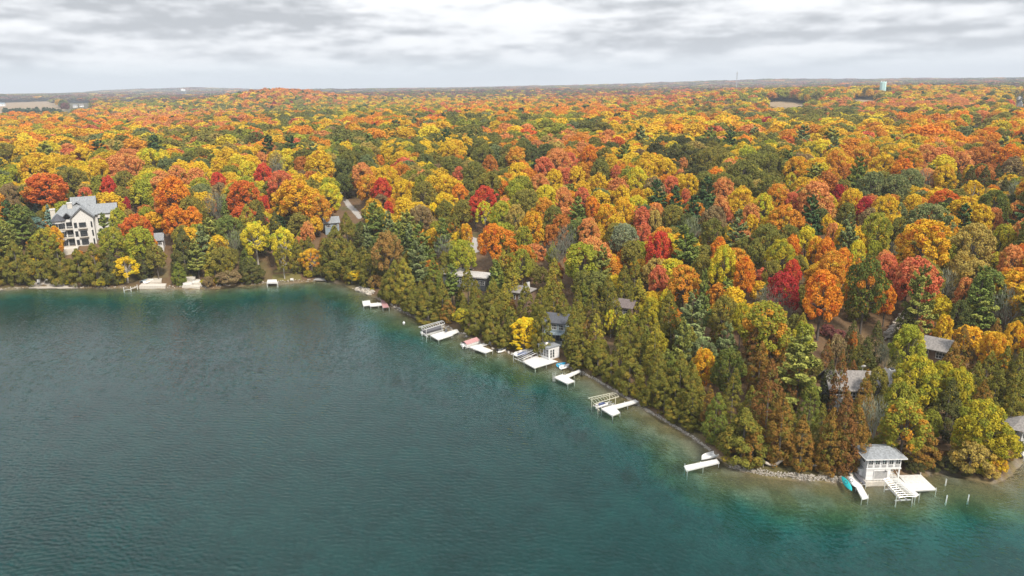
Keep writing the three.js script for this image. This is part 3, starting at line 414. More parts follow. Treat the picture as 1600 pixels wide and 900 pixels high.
function stand(t) {                                                    // march along the pixel's ray until the tree that fits it reaches the ground
  const d = rayDir(t.x, t.y), zc = d.clone().applyQuaternion(invQ).z * -1; let mul = t.mul;
  for (let tries = 0; tries < 14; tries++) {
    for (let s = 50; s < 4000; s *= 1.003) {
      const x = d.x * s, z = d.z * s, y = EYE + d.y * s; if (y > 50) continue;
      const w = t.wpx * s * zc / FOCAL, h = SP[t.sp][2](w) * mul, g = ground(x, z);
      if (y - g <= h) { Object.assign(t, { wx: x, wz: z, w, h: Math.max(h, 1), gy: g, depth: s * zc }); break; }
    }
    if (t.wx !== undefined && shoreDist(t.wx, t.wz) > (t.sp === 'K' ? 0.8 : 1.6)) break;
    mul *= 0.93;
  }
  return t;
}
hand.forEach(stand);

// woods between and beyond them, by the leaf colours that prevail in each part of the photograph
const PATCH = `620 218 130 20 G 9|560 228 60 20 G 7|700 232 50 12 G 4|480 143 80 9 co 9|480 143 80 9 ob 5|840 168 110 7 o 5|980 150 120 9 ob 3|1020 145 90 10 r2 2|840 186 60 9 l2 6|760 182 90 9 G 4|90 185 90 14 o 4|50 200 60 20 go 3|250 185 80 12 co 3|330 205 60 14 og 3|400 195 50 14 G 3|120 205 30 12 r2 4|1440 160 110 8 co 5|1300 175 60 10 og 4|1240 150 60 10 l2 4|1190 150 60 8 l2 4|1100 190 60 10 go 3|1060 225 60 16 dg 6|1180 235 70 14 G 3|1500 200 90 20 o 3|1330 205 80 12 go 3|1560 230 40 20 ob 2|900 215 80 10 co 3|1010 225 60 14 g 3|20 160 80 10 og 3|220 160 60 6 l2 4|470 170 90 8 G 3|560 165 70 8 l2 3|620 185 60 8 o 3|690 175 30 8 r2 2`.split('|').map(s => { const q = s.split(' '); return [+q[0], +q[1], +q[2], +q[3], q[4], +q[5]]; });
const MIX = [['dg', 0.02], ['G', 0.10], ['og', 0.13], ['sg', 0.03], ['l2', 0.08], ['l', 0.04], ['y', 0.07], ['g', 0.20], ['tn', 0.05], ['go', 0.13], ['o2', 0.10], ['o', 0.07], ['co', 0.05], ['r2', 0.012], ['ro', 0.014], ['c', 0.006], ['ob', 0.02], ['br', 0.02]];
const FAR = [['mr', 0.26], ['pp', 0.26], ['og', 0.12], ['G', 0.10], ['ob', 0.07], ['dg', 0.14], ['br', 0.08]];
function choose(list, R, u) { let t = (u === undefined ? R() : u) * list.reduce((s, a) => s + a[1], 0); for (const [c, w] of list) if ((t -= w) <= 0) return c; return list[0][0]; }
const handNear = hand.filter(t => t.w);
function colourAt(px, py, D, R, x = 0, z = 0) {
  const stand = clamp((fbm(x / 34 + 5, z / 34, 2, 61) - 0.5) * 2.4 + 0.5, 0, 0.999), u = clamp(lerp(stand, R(), R() < 0.5 ? 0.25 : 1), 0, 0.999);   // kinds grow in loose stands
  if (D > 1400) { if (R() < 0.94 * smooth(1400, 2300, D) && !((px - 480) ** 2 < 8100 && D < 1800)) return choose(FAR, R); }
  let best = null, bd = 34 * 34;
  if (py > 215) for (const t of handNear) { const q = (t.x - px) ** 2 + ((t.y + t.wpx * 0.4 - py) * 1.3) ** 2; if (q < bd && t.sp !== 'B' && t.sp !== 'K') { bd = q; best = t; } }
  if (best && R() < 0.4 && !'r2 ro c'.includes(best.col)) return best.col;
  const near = MIX.map(a => a.slice());
  for (const [x, y, rx, ry, c, k] of PATCH) { const q = ((px - x) / rx) ** 2 + ((py - y) / ry) ** 2; if (q < 4) near.push([c, k * Math.exp(-q * 1.4)]); }
  return near.length > MIX.length && R() < 0.5 ? choose(near, R) : R() < 0.75 ? choose(MIX, R, u) : choose(near, R);
}
// things that the woods leave clear: [pixel box, the distance up to which trees would stand before it]
const CLEAR = [[86, 312, 180, 386, 275], [214, 405, 262, 446, 250], [286, 424, 318, 446, 250], [238, 365, 252, 382, 262], [428, 418, 472, 442, 250], [507, 338, 530, 368, 330], [532, 306, 566, 342, 400], [712, 410, 760, 440, 215], [730, 372, 752, 394, 280], [804, 444, 830, 462, 205], [862, 494, 884, 526, 160], [964, 466, 988, 488, 190], [1288, 574, 1312, 634, 132], [1306, 570, 1366, 600, 132], [1384, 495, 1424, 535, 190], [1450, 528, 1476, 552, 160], [1342, 694, 1418, 752, 119], [1572, 640, 1602, 690, 128], [1378, 568, 1394, 584, 140]];
const VIEW = [[1368, 1392, 126, 139.5, 1500], [1147, 1157, 110, 134.5, 2500], [1204, 1254, 157, 165, 1190], [1338, 1366, 149, 155.5, 1290], [282, 292, 139, 146, 6000], [196, 206, 150, 157, 3000], [1588, 1600, 150, 165, 3000], [1522, 1537, 184, 192, 900], [108, 138, 158, 168, 3000], [0, 12, 156, 166, 3000]];   // far landmarks seen over the crowns
const spots = [];                                                      // [x, z, radius] of buildings and lanes, filled in while they are built
const blocked = (x, z, r) => spots.some(s => (s[0] - x) ** 2 + (s[1] - z) ** 2 < (s[2] + r) ** 2);
const fields = [];                                                     // far clearings: [x, z, half width, half depth]
const farmland = (x, z) => { const D = Math.hypot(x, z), v = Math.atan2(x, -z) * 180 / Math.PI; return D > 1120 + 90 * vnoise(x / 60, z / 60, 5) && D < 3300 && v < -30.2 + 1.5 * vnoise(D / 150, 3, 8) - (D - 1100) * 0.0006; };
// ---------- buildings ----------
function pane(parent, x, y, z, w, h, turn = 0, cols = 2, rows = 2, frameMat = M.white, f = 0.09) {   // a framed window standing 4 cm proud of its wall
  const g = [box(w, f, 0.10, 0, h / 2 - f / 2, 0), box(w, f, 0.10, 0, -h / 2 + f / 2, 0), box(f, h - 2 * f, 0.10, -w / 2 + f / 2, 0, 0), box(f, h - 2 * f, 0.10, w / 2 - f / 2, 0, 0)];
  for (let k = 1; k < cols; k++) g.push(box(0.05, h - 2 * f, 0.07, -w / 2 + k * w / cols, 0, 0)); for (let k = 1; k < rows; k++) g.push(box(w - 2 * f, 0.05, 0.066, 0, -h / 2 + k * h / rows, 0));
  const m = part('window', g, frameMat, parent); m.position.set(x, y, z); m.rotation.y = turn;
  part('pane', box(w - 2 * f, h - 2 * f, 0.03, 0, 0, -0.01), M.paneGlass, m); return m;
}
function gable(w, d, rise, over = 0.4, th = 0.16) {                      // two slopes, ridge along x
  const X = w / 2 + over, Z = d / 2 + over, drop = rise * over / (d / 2);
  return [slab([[-X, -drop, Z], [X, -drop, Z], [X, rise, 0.0], [-X, rise, 0.0]], th), slab([[-X, rise, 0], [X, rise, 0], [X, -drop, -Z], [-X, -drop, -Z]], th)];
}
function gableEnd(d, rise, x, th = 0.14) { const s = new THREE.Shape(); s.moveTo(-d / 2, 0); s.lineTo(d / 2, 0); s.lineTo(0, rise); s.closePath(); const g = new THREE.ExtrudeGeometry(s, { depth: th, bevelEnabled: false }); g.rotateY(Math.PI / 2); g.translate(x - th / 2, 0, 0); return g; }
function hip(w, d, rise, run, over = 0.4, th = 0.16) {
  const X = w / 2 + over, Z = d / 2 + over, r = Math.max(0.02, X - run);
  return [slab([[-X, 0, Z], [X, 0, Z], [r, rise, 0], [-r, rise, 0]], th), slab([[X, 0, -Z], [-X, 0, -Z], [-r, rise, 0], [r, rise, 0]], th), slab([[X, 0, Z], [X, 0, -Z], [r, rise, 0]], th), slab([[-X, 0, -Z], [-X, 0, Z], [-r, rise, 0]], th)];
}
const shift = (gs, x, y, z, ry = 0) => gs.map(g => { if (ry) g.rotateY(ry); g.translate(x, y, z); return g; });

// the mansion on the left slope
{
  const b = hit(119, 385), zc = toPx(b.x, b.y, b.z)[2], s = zc / FOCAL, u = px => (px - 119) * s, face = Math.atan2(-b.x, -b.z) * 1 , t = thing('mansion', 'pale stone mansion with grey roofs and dark capped turret on the left slope', 'house', [b.x, b.y, b.z], face > Math.PI / 2 ? 0 : Math.atan2(-b.x, -b.z + 0) * 0.8);
  const H = 3.05; spots.push([b.x, b.z - 6, 12.5], [b.x + u(160), b.z - 7, 9]);
  part('wall', [box(u(148) - u(119), 4 * H - 1.6, 9, (u(148) + u(119)) / 2, 2 * H - 1.0, -4.5), box(u(119) - u(108), 3 * H + 0.6, 8, (u(119) + u(108)) / 2, 1.5 * H - 0.2, -5.6), box(u(108) - u(91), 3.2 * H, 7, (u(108) + u(91)) / 2, 1.6 * H - 0.5, -7), box(u(178) - u(148), 3.1 * H, 8, (u(178) + u(148)) / 2, 1.9 * H, -8.6)], M.stucco, t);
  part('foundation', box(u(149) - u(90), 2.2, 9.4, (u(149) + u(90)) / 2, -1.2, -5), M.stone, t);
  const tx = (u(91) + u(109)) / 2, tr = (u(109) - u(91)) / 2, tur = new THREE.CylinderGeometry(tr, tr, 3 * H + 0.8, 8, 1); tur.rotateY(Math.PI / 8); tur.translate(tx, 1.5 * H - 0.2, -2.2);
  const tp = part('turret', tur, M.stucco, t);
  const cone = new THREE.CylinderGeometry(0.12, tr + 0.55, 2.3, 8, 1); cone.rotateY(Math.PI / 8); cone.translate(tx, 3 * H + 1.35, -2.2); part('turret_roof', cone, M.roofDark, tp);
  for (let f = 0; f < 3; f++) for (let k = -1; k <= 1; k++) {             // three window bays a storey round the turret
    const a = k * Math.PI / 4, ap = tr * Math.cos(Math.PI / 8) + 0.03; for (const o of [-0.28, 0.28]) pane(tp, tx + Math.sin(a) * ap + Math.cos(a) * o * tr * 0.72, 1.35 + f * H, -2.2 + Math.cos(a) * ap - Math.sin(a) * o * tr * 0.72, tr * 0.36, 1.95, a, 1, 1, M.trimDark, 0.07);
  }
  for (let f = 0; f < 3; f++) part('string_course', (() => { const c = new THREE.CylinderGeometry(tr + 0.16, tr + 0.16, 0.4, 8); c.rotateY(Math.PI / 8); c.translate(tx, 0.1 + f * H, -2.2); return c; })(), M.paleStone, tp);
  const cx = (u(119) + u(148)) / 2;                                      // the gabled block
  for (let f = 0; f < 3; f++) { const arch = f === 2; const m = pane(t, cx - 0.2, 1.35 + f * H, 0.05, 2.2, arch ? 1.7 : 2.0, 0, 3, 1, M.trimDark, 0.1); if (arch) { const a = new THREE.CylinderGeometry(1.1, 1.1, 0.1, 14, 1, false, -Math.PI / 2, Math.PI); a.rotateX(Math.PI / 2); a.rotateZ(Math.PI / 2 * 0); a.translate(0, 0.85, 0); part('arch_light', a, M.paneGlass, m); } }
  for (let f = 0; f < 3; f++) pane(t, cx - 2.35, 1.35 + f * H, 0.05, 0.95, 1.9, 0, 1, 2, M.trimDark, 0.09);
  part('shutter_wall', [0, 1, 2].map(f => box(0.5, 2.1, 0.12, cx + 2.6, 1.3 + f * H, 0.04)), M.paneGlass, t);
  for (let f = 0; f < 3; f++) {                                          // balconies beside the turret
    const x = (u(109) + u(119)) / 2, w = u(119) - u(109); pane(t, x, 1.3 + f * H, -1.55, w * 0.8, 2.2, 0, 2, 1, M.trimDark, 0.08);
    const bal = part('balcony', box(w + 0.4, 0.25, 1.5, x, 0.05 + f * H, -0.8), M.paleStone, t);
    part('railing', [box(w + 0.4, 0.08, 0.08, x, 1.1 + f * H, -0.08), ...Array.from({ length: 9 }, (_, k) => box(0.05, 0.9, 0.05, x - w / 2 + k * w / 8, 0.62 + f * H, -0.08))], f === 0 ? M.charcoal : M.white, bal);
    const bal2 = part('balcony', box(2.9, 0.2, 0.9, cx - 0.2, 0.16 + f * H, 0.46), M.paleStone, t); part('railing', [box(2.9, 0.07, 0.07, cx - 0.2, 1.05 + f * H, 0.86), ...Array.from({ length: 8 }, (_, k) => box(0.05, 0.8, 0.05, cx - 1.6 + k * 0.4, 0.63 + f * H, 0.86))], M.charcoal, bal2);
  }
  const gw = u(148) - u(119), top = 4 * H - 1.8;                          // front gable with dark verge boards
  const fg = gable(9.5, gw, 3.0, 0.5); part('roof', shift(fg, cx, top, -4.6, Math.PI / 2), M.roof, t);
  const tri = gableEnd(gw, 3.0, 0); tri.rotateY(-Math.PI / 2); tri.translate(cx, top - 0.05, -0.08); part('gable_wall', tri, M.stucco, t);
  part('verge', [beam([cx - gw / 2 - 0.5, top - 0.5, 0.58], [cx, top + 3.06, 0.58], 0.12, 0.34), beam([cx + gw / 2 + 0.5, top - 0.5, 0.58], [cx, top + 3.06, 0.58], 0.12, 0.34)], M.trimDark, t);
  const gx2 = (u(106) + u(119)) / 2; part('roof', shift(gable(6, u(121) - u(105), 2.0, 0.4), gx2, 3 * H + 0.4, -5, Math.PI / 2), M.roof, t); part('verge', [beam([gx2 - 2.2, 3 * H + 0.1, -1.55], [gx2, 3 * H + 2.5, -1.55], 0.12, 0.3), beam([gx2 + 2.2, 3 * H + 0.1, -1.55], [gx2, 3 * H + 2.5, -1.55], 0.12, 0.3)], M.trimDark, t);
  part('roof', shift(hip(u(152) - u(94), 9, 3.6, 3.4, 0.5), (u(152) + u(94)) / 2, 3 * H + 1.1, -8.6), M.roof, t);
  part('roof', shift(gable(u(150) - u(118), 8, 3.4, 0.5), (u(150) + u(118)) / 2, 4 * H + 0.2, -13), M.roof, t); part('rear_wall', box(u(149) - u(119), 4 * H, 7.6, (u(149) + u(119)) / 2, 2 * H, -13), M.stucco, t);
  part('roof', shift(gable(u(180) - u(146), 8, 2.6, 0.5), (u(180) + u(146)) / 2, 3.5 * H + 0.1, -8.6), M.roof, t);
  const dorm = gable(3.2, 3.4, 1.5, 0.3); part('dormer', shift(dorm, u(126), 4 * H + 0.9, -9.6, Math.PI / 2), M.roof, t);
  for (const [px, y0, h] of [[92, 2.5 * H, 4.9], [116.5, 3.2 * H, 4.6]]) { const c = part('chimney', box(1.5, h, 1.3, u(px), y0 + h / 2, -7.4), M.paleStone, t); part('chimney_cap', box(1.8, 0.3, 1.6, u(px), y0 + h + 0.15, -7.4), M.stucco, c); }
  for (const x of [156, 165, 173]) pane(t, u(x), 2.6 * H, -4.55, 1.5, 1.7, 0, 2, 2, M.trimDark);
  part('terrace', [box(u(122) - u(100), 0.4, 4.5, u(112), 0.0, 2.4), box(u(122) - u(100), 2.4, 0.4, u(112), -1.3, 4.6)], M.paleStone, t);
}
// a plain cottage form used by the houses among the trees
function cottage(name, label, px, py, lift, turn, { w, d, h, rise, wall, roof, kind = 'gable', wins = 2, run = 2, chimney, sink = 0, front = 0 }) {
  const b = hit(px, py, lift); const t = thing(name, label, 'house', [b.x, b.y - sink, b.z], turn); spots.push([b.x, b.z, Math.max(w, d) * 0.52]);
  const base = lift + sink - h; if (base < 0.2) h = lift + sink;
  part('wall', [box(w, h + 1.2, d, 0, lift + sink - (h + 1.2) / 2, 0)], wall, t);
  part('roof', shift(kind === 'hip' ? hip(w, d, rise, run, 0.5) : kind === 'flat' ? [box(w + 1, 0.35, d + 1, 0, 0.2, 0)] : gable(w, d, rise, 0.5), 0, lift + sink, 0), roof, t);
  if (kind === 'gable') for (const e of [1, -1]) part('gable_wall', gableEnd(d, rise, e * (w / 2 - 0.08)).translate(0, lift + sink - 0.02, 0), wall, t);
  for (let k = 0; k < wins; k++) pane(t, -w / 2 + (k + 0.5) * w / wins, lift + sink - 1.35, d / 2 + 0.04, Math.min(1.7, w / wins * 0.75), 1.35, 0, 3, 2);
  if (wins) pane(t, -w / 2 - 0.04, lift + sink - 1.35, 0, 1.3, 1.2, -Math.PI / 2, 2, 2);
  if (chimney) { const c = part('chimney', box(0.9, 2.2, 0.9, chimney[0], lift + sink + rise * 0.6 + 0.6, chimney[1]), M.white, t); part('chimney_cap', box(0.55, 0.25, 0.55, chimney[0], lift + sink + rise * 0.6 + 1.82, chimney[1]), M.black, c); }
  return t;
}
cottage('house', 'grey roofed cottage beside the pale lane above the cedars', 517, 345, 4.2, 0.35, { w: 5, d: 4.5, h: 4, rise: 1.6, wall: M.blueGrey, roof: M.roof, wins: 2 });
cottage('house', 'grey house half hidden behind the orange maples on the left shore', 244, 372, 4.0, 0.3, { w: 4.5, d: 4.5, h: 4, rise: 1.8, wall: M.siding, roof: M.roof, wins: 2 });
{
  const t = cottage('house', 'long pale flat roofed house with dark windows among the cedars', 742, 430, 3.4, -0.42, { w: 9, d: 5, h: 3.2, rise: 0.3, wall: M.slate, roof: M.roofLight, kind: 'flat', wins: 4 });
  part('wing_wall', box(7, 3.6, 7, -7.6, 1.6, -2.6), M.slate, t); part('wing_roof', shift(gable(7, 7, 1.2, 0.5), -7.6, 3.5, -2.6), M.roofLight, t);
}
cottage('house', 'house with a plain tan roof poking out of the cedars', 815, 453, 4.2, -0.5, { w: 5.2, d: 5, h: 4, rise: 1.3, wall: M.brownSide, roof: M.roofTan, kind: 'hip', run: 2.4, wins: 2, chimney: [2, 0.4] });
{
  const t = cottage('house', 'blue grey lake house seen between cedars behind the cabana', 871, 497, 6.0, -0.35, { w: 5, d: 5, h: 6, rise: 1.3, wall: M.blueGrey, roof: M.roofDark, wins: 3 });
  for (const x of [-1.6, 1.2]) pane(t, x, 2.2, 2.54, 1.8, 1.9, 0, 2, 1); part('balcony', [box(5.2, 0.18, 1.6, 0, 3.3, 3.3), box(5.2, 0.08, 0.08, 0, 4.3, 4.05), ...[-2.5, -0.8, 0.8, 2.5].map(x => box(0.09, 1, 0.09, x, 3.85, 4.05))], M.blueGrey, t);
}
cottage('house', 'dark brown roofed cabin between the cedars and the coral maple', 976, 474, 4.4, -0.5, { w: 5, d: 4.5, h: 4, rise: 1.2, wall: M.brownSide, roof: M.roofBrown, wins: 2 });
cottage('house', 'hillside house with a plain grey tan roof beside the lime maple', 1463, 538, 5, -0.75, { w: 6, d: 5, h: 4, rise: 1.5, wall: M.brownSide, roof: M.roofTan, wins: 2 });
{
  const t = cottage('house', 'wide grey roofed house with a satellite dish behind the white boathouse', 1327, 596, 4.4, -0.12, { w: 8, d: 6, h: 4, rise: 2.2, wall: M.slate, roof: M.roofTan, wins: 3, chimney: [6.6, 1.2] });
  part('wing_wall', box(5, 4.4, 6, 7.0, 2.1, 0.8), M.slate, t); part('wing_roof', shift(gable(6, 5, 2.0, 0.5), 7.0, 4.35, 0.8, Math.PI / 2), M.roofTan, t);
  const p = part('dish_mast', rod([2.2, 6.4, -0.4], [2.2, 7.5, -0.4], 0.04), M.steel, t); const dish = new THREE.SphereGeometry(0.75, 16, 6, 0, 6.2832, 0, 0.62); dish.scale(1, 0.7, 1); dish.rotateX(2.2); dish.translate(2.2, 7.6, -0.5); const dm = part('satellite_dish', dish, M.hull, p); dm.material = M.hullTwo;
}
// the white boathouse at the point
{
  const L = at(1352, 748, 0.9), Rr = at(1404, 746, 0.9), w = Rr.x - L.x, t = thing('boathouse', 'white two storey boathouse with five upper windows and grey hip roof at the point', 'boathouse', [(L.x + Rr.x) / 2, 0, L.z], 0.02), D = 3.8; t.scale.y = 0.76; spots.push([t.position.x, t.position.z - 2, 3.2]);
  part('foundation', box(w + 0.5, 1.5, D + 0.8, 0, 0.15, -D / 2 + 0.25), M.paleStone, t);
  const lw = w * 0.72, lx = -w / 2 + lw / 2; part('lower_wall', box(lw, 2.35, D, lx, 0.9 + 1.175, -D / 2), M.siding, t);
  part('floor_band', box(w + 0.16, 0.28, D + 0.16, 0, 3.39, -D / 2), M.white, t);
  part('upper_wall', box(w, 2.3, D, 0, 3.53 + 1.15, -D / 2), M.siding, t);
  for (let k = 0; k < 5; k++) { const x = -w / 2 + (k + 0.5) * w / 5; pane(t, x, 4.95, 0.04, w / 5 * 0.76, 1.25, 0, 2, 2, M.white, 0.08); part('panel', [box(w / 5 * 0.62, 0.42, 0.05, x, 3.95, 0.025), box(w / 5 * 0.46, 0.2, 0.03, x, 3.95, 0.06)], M.deckGrey, t); }
  for (let k = 0; k < 2; k++) pane(t, w / 2 + 0.04, 4.95, -1 - k * 1.7, 1.0, 1.2, Math.PI / 2, 2, 2, M.white, 0.08); for (let k = 0; k < 2; k++) pane(t, -w / 2 - 0.04, 4.95, -1 - k * 1.7, 1.0, 1.2, -Math.PI / 2, 2, 2, M.white, 0.08);
  const door = part('door', [box(1.9, 1.75, 0.06, lx + 0.35, 2.0, 0.03)], M.deckGrey, t); part('door_frame', [box(0.1, 1.95, 0.1, lx - 0.68, 2.02, 0.05), box(0.1, 1.95, 0.1, lx + 1.38, 2.02, 0.05), box(2.16, 0.1, 0.1, lx + 0.35, 2.99, 0.05)], M.white, door);
  part('lamp', [rod([lx + 1.0, 3.1, 0.02], [lx + 1.0, 3.1, 0.25], 0.03), box(0.14, 0.2, 0.14, lx + 1.0, 3.02, 0.26)], M.black, t);
  part('post', box(0.2, 2.4, 0.2, w / 2 - 0.12, 2.06, -0.12), M.white, t); part('post', box(0.2, 2.4, 0.2, w / 2 - 0.12, 2.06, -D + 0.2), M.white, t);
  part('railing', [box(lw, 0.1, 0.1, lx, 1.35, 0.42), ...Array.from({ length: 8 }, (_, k) => box(0.06, 0.42, 0.06, -w / 2 + 0.1 + k * (lw - 0.2) / 7, 1.1, 0.42))], M.white, t);
  const st = part('stairs', Array.from({ length: 7 }, (_, k) => box(0.95, 0.08, 0.3, w / 2 - 0.85, 1.05 + k * 0.33, 0.1 - k * 0.42)), M.white, t); part('handrail', [beam([w / 2 - 1.32, 2.0, 0.3], [w / 2 - 1.32, 4.0, -2.6], 0.08, 0.08), beam([w / 2 - 0.38, 2.0, 0.3], [w / 2 - 0.38, 4.0, -2.6], 0.08, 0.08)], M.white, st);
  part('roof', shift(hip(w, D, 1.15, 1.75, 0.55), 0, 5.87, -D / 2), M.roof, t); part('fascia', [box(w + 1.16, 0.2, 0.06, 0, 5.8, 0.58), box(0.06, 0.2, D + 1.1, w / 2 + 0.58, 5.8, -D / 2), box(0.06, 0.2, D + 1.1, -w / 2 - 0.58, 5.8, -D / 2)], M.white, t);
  const q = at(1347, 741, 1.0), sh = thing('garden_shed', 'tiny white shed with one window left of the boathouse', 'shed', [q.x, 0.6, q.z - 0.4], 0.05);
  part('wall', box(1.25, 1.5, 1.3, 0, 0.75, 0), M.siding, sh); part('roof', shift(gable(1.3, 1.4, 0.5, 0.18, 0.08), 0, 1.5, 0, Math.PI / 2), M.roof, sh); pane(sh, 0.1, 0.85, 0.67, 0.55, 0.6, 0, 1, 1, M.white, 0.06); spots.push([q.x, q.z, 1.4]);
}
// the gazebo at the right edge
{
  const c = at(1593, 684, 1.0), t = thing('gazebo', 'open gazebo with a pale hexagonal roof and flagpole at the right edge', 'gazebo', [c.x, 0, c.z]); spots.push([c.x, c.z, 4]);
  part('platform', (() => { const g = new THREE.CylinderGeometry(2.7, 2.7, 1.1, 6); g.translate(0, 0.55, 0); return g; })(), M.white, t);
  for (let k = 0; k < 6; k++) { const a = k * Math.PI / 3; part('post', box(0.18, 2.3, 0.18, Math.cos(a) * 2.4, 2.25, Math.sin(a) * 2.4), k % 2 ? M.brownSide : M.white, t); }
  part('railing', Array.from({ length: 6 }, (_, k) => { const a = k * Math.PI / 3, b = a + Math.PI / 3; return beam([Math.cos(a) * 2.4, 1.9, Math.sin(a) * 2.4], [Math.cos(b) * 2.4, 1.9, Math.sin(b) * 2.4], 0.08, 0.12); }), M.white, t);
  const r = new THREE.ConeGeometry(3.4, 1.7, 6, 1); r.translate(0, 4.25, 0); part('roof', r, M.roofTan, t);
  const f = thing('flagpole', 'white flagpole rising beside the gazebo roof', 'flagpole', [c.x + 0.2, 1, c.z - 3.2]); part('pole', rod([0, 0, 0], [0, 8.4, 0], [0.07, 0.04], 8), M.white, f); part('finial', new THREE.SphereGeometry(0.12, 10, 8).translate(0, 8.45, 0), M.alloyGold, f);
}
// ---------- lanes, lawns, beach ----------
const polyHit = s => s.split(';').map(q => hit(...q.trim().split(' ').map(Number)));
const polyAt = (s, y) => s.split(';').map(q => at(...q.trim().split(' ').map(Number), y));
M.lawn = std([0.17, 0.145, 0.035], 0.95, { map: tS1 }); M.dryLawn = std([0.16, 0.12, 0.05], 0.95, { map: tS1 }); M.beach = std([0.56, 0.51, 0.44], 0.95, { map: tS1 }); M.field = std([0.30, 0.215, 0.125], 0.95, { map: tS6 });
for (const [n, l, p, m, c] of [['lane', 'pale gravel lane running down through the woods', '524 296;530 296;548 318;567 339;561 343;541 322', M.gravel, 0.6], ['driveway', 'grey gravel driveway bending between golden trees', '726 368;744 372;752 392;742 396;732 384', M.gravel, 0.5], ['lawn', 'sloping dry lawn on the left shore', '222 404;258 404;264 434;218 436', M.dryLawn, 0.5], ['lawn', 'small green lawn behind the white boat lift', '428 423;466 420;472 438;424 441', M.lawn, 0.5]]) { const o = polyHit(p); sheet(n, l, o, m, 0.05, c, n); const cx = o.reduce((a, b) => a + b.x, 0) / o.length, cz = o.reduce((a, b) => a + b.z, 0) / o.length; o.forEach(v => spots.push([lerp(v.x, cx, 0.3), lerp(v.z, cz, 0.3), 2])); spots.push([cx, cz, 3]); }
sheet('beach', 'strip of pale pebble beach under the cedars on the left shore', polyAt('44 449.5;50 443;118 441;122 449.5', 0.4), M.beach, 0.05, 0.4);
// ---------- far fields and landmarks ----------
const FIELD = [[1228, 166, 36, 110, 'dull tan clearing among yellow trees on the right'], [1352, 158, 30, 90, 'small brown clearing beside the water tower']];
sheet('field', 'broad tan harvested field on the left horizon', [[-29.6, 1100], [-31, 3300], [-44, 3300], [-44, 1100]].map(([v, D]) => new THREE.Vector3(D * Math.sin(v * Math.PI / 180), 0, -D * Math.cos(v * Math.PI / 180))), M.field, 0.6, 14);
for (const [px, py, hw, hd, label] of FIELD) {
  const c = hit(px, py); fields.push([c.x, c.z, hw, hd]);
  sheet('field', label, [[-1, -1], [1, -1], [1, 1], [-1, 1]].map(([a, b]) => new THREE.Vector3(c.x + a * hw, 0, c.z + b * hd)), M.field, 0.4, 15);
}
function farPlace(px, py) { const c = hit(px, py); spots.push([c.x, c.z, 14]); return c; }
function farHouse(px, py, w, h, label, roof = M.roof, name = 'farmhouse', turn = 0.3) { const c = farPlace(px, py), t = thing(name, label, name === 'barn' ? 'barn' : 'house', [c.x, c.y - 0.5, c.z], turn); part('wall', box(w, h, w * 0.7, 0, h / 2, 0), M.barnWhite, t); part('roof', shift(gable(w, w * 0.7, h * 0.55, 0.5, 0.3), 0, h, 0), roof, t); for (const e of [1, -1]) part('gable_wall', gableEnd(w * 0.7, h * 0.55, e * (w / 2 - 0.1), 0.3).translate(0, h - 0.05, 0), M.barnWhite, t); for (const k of [-0.25, 0.25]) pane(t, k * w, h * 0.55, w * 0.35 + 0.05, w * 0.16, h * 0.3, 0, 2, 2); return t; }
console.log('fields', fields.map(f => f.map(v => Math.round(v)).join(' ')).join(' | '));
farHouse(3, 166, 18, 7, 'white barn with a blue grey roof at the left edge of the tan field', M.blueGrey, 'barn');
farHouse(118, 168, 10, 5, 'white farmhouse at the near edge of the tan field');
farHouse(128, 167, 9, 5, 'pale farm outbuilding right of the white farmhouse', M.roofTan, 'barn');
farHouse(201, 157, 14, 7, 'lone white house on the plain beyond the left woods');
farHouse(1592, 155, 9, 5, 'white house on the far right, upper of a group');
farHouse(1597, 166, 9, 5, 'white house on the far right, lower of a group');
farHouse(1530, 192, 12, 8, 'house with a white roof deep in the right woods', M.barnWhite);
{
  const c = farPlace(287, 146), t = thing('tower_block', 'white flat topped tower block on the distant left ridge', 'building', [c.x, c.y, c.z]); const s = toPx(c.x, c.y, c.z)[2] / FOCAL;
  part('wall', [box(5.2 * s, 4.6 * s + 20, 4 * s, 0, 2.3 * s, 0), box(1.6 * s, 5.4 * s + 20, 3.9 * s, -1.9 * s, 2.5 * s, 0)], M.barnWhite, t); part('window', [0, 1, 2].map(k => box(4.4 * s, 0.4 * s, 0.2 * s, 0.2 * s, (1.2 + k * 1.2) * s, 2 * s)), M.slate, t);
}
{
  const D = 1500, d = rayDir(1380.5, 128.5), k = D / Math.hypot(d.x, d.z), x = d.x * k, z = d.z * k, top = EYE + d.y * k, base = ground(x, z), t = thing('water_tower', 'pale teal standpipe water tower above the trees on the right', 'water tower', [x, base, z]), h = top - base; spots.push([x, z, 9]);
  const c = new THREE.CylinderGeometry(5.1, 5.1, h, 28); c.translate(0, h / 2, 0); part('tank', c, M.tank, t); const dome = new THREE.SphereGeometry(5.1, 24, 6, 0, 6.2832, 0, 1.5708); dome.scale(1, 0.16, 1); dome.translate(0, h, 0); part('roof', dome, M.tank, t);
  for (const a of [0.3, 1.9, 2.9, 4.4]) part('antenna', rod([Math.cos(a) * 4.9, h - 0.5, Math.sin(a) * 4.9], [Math.cos(a) * 4.9, h + 2.2, Math.sin(a) * 4.9], 0.3), M.barnWhite, t);
  part('ladder', [box(0.15, h, 0.15, -0.5, h / 2, 5.3), box(0.15, h, 0.15, 0.5, h / 2, 5.3), ...Array.from({ length: 20 }, (_, q) => box(1, 0.1, 0.1, 0, (q + 0.5) * h / 20, 5.3))], M.steel, t);
}
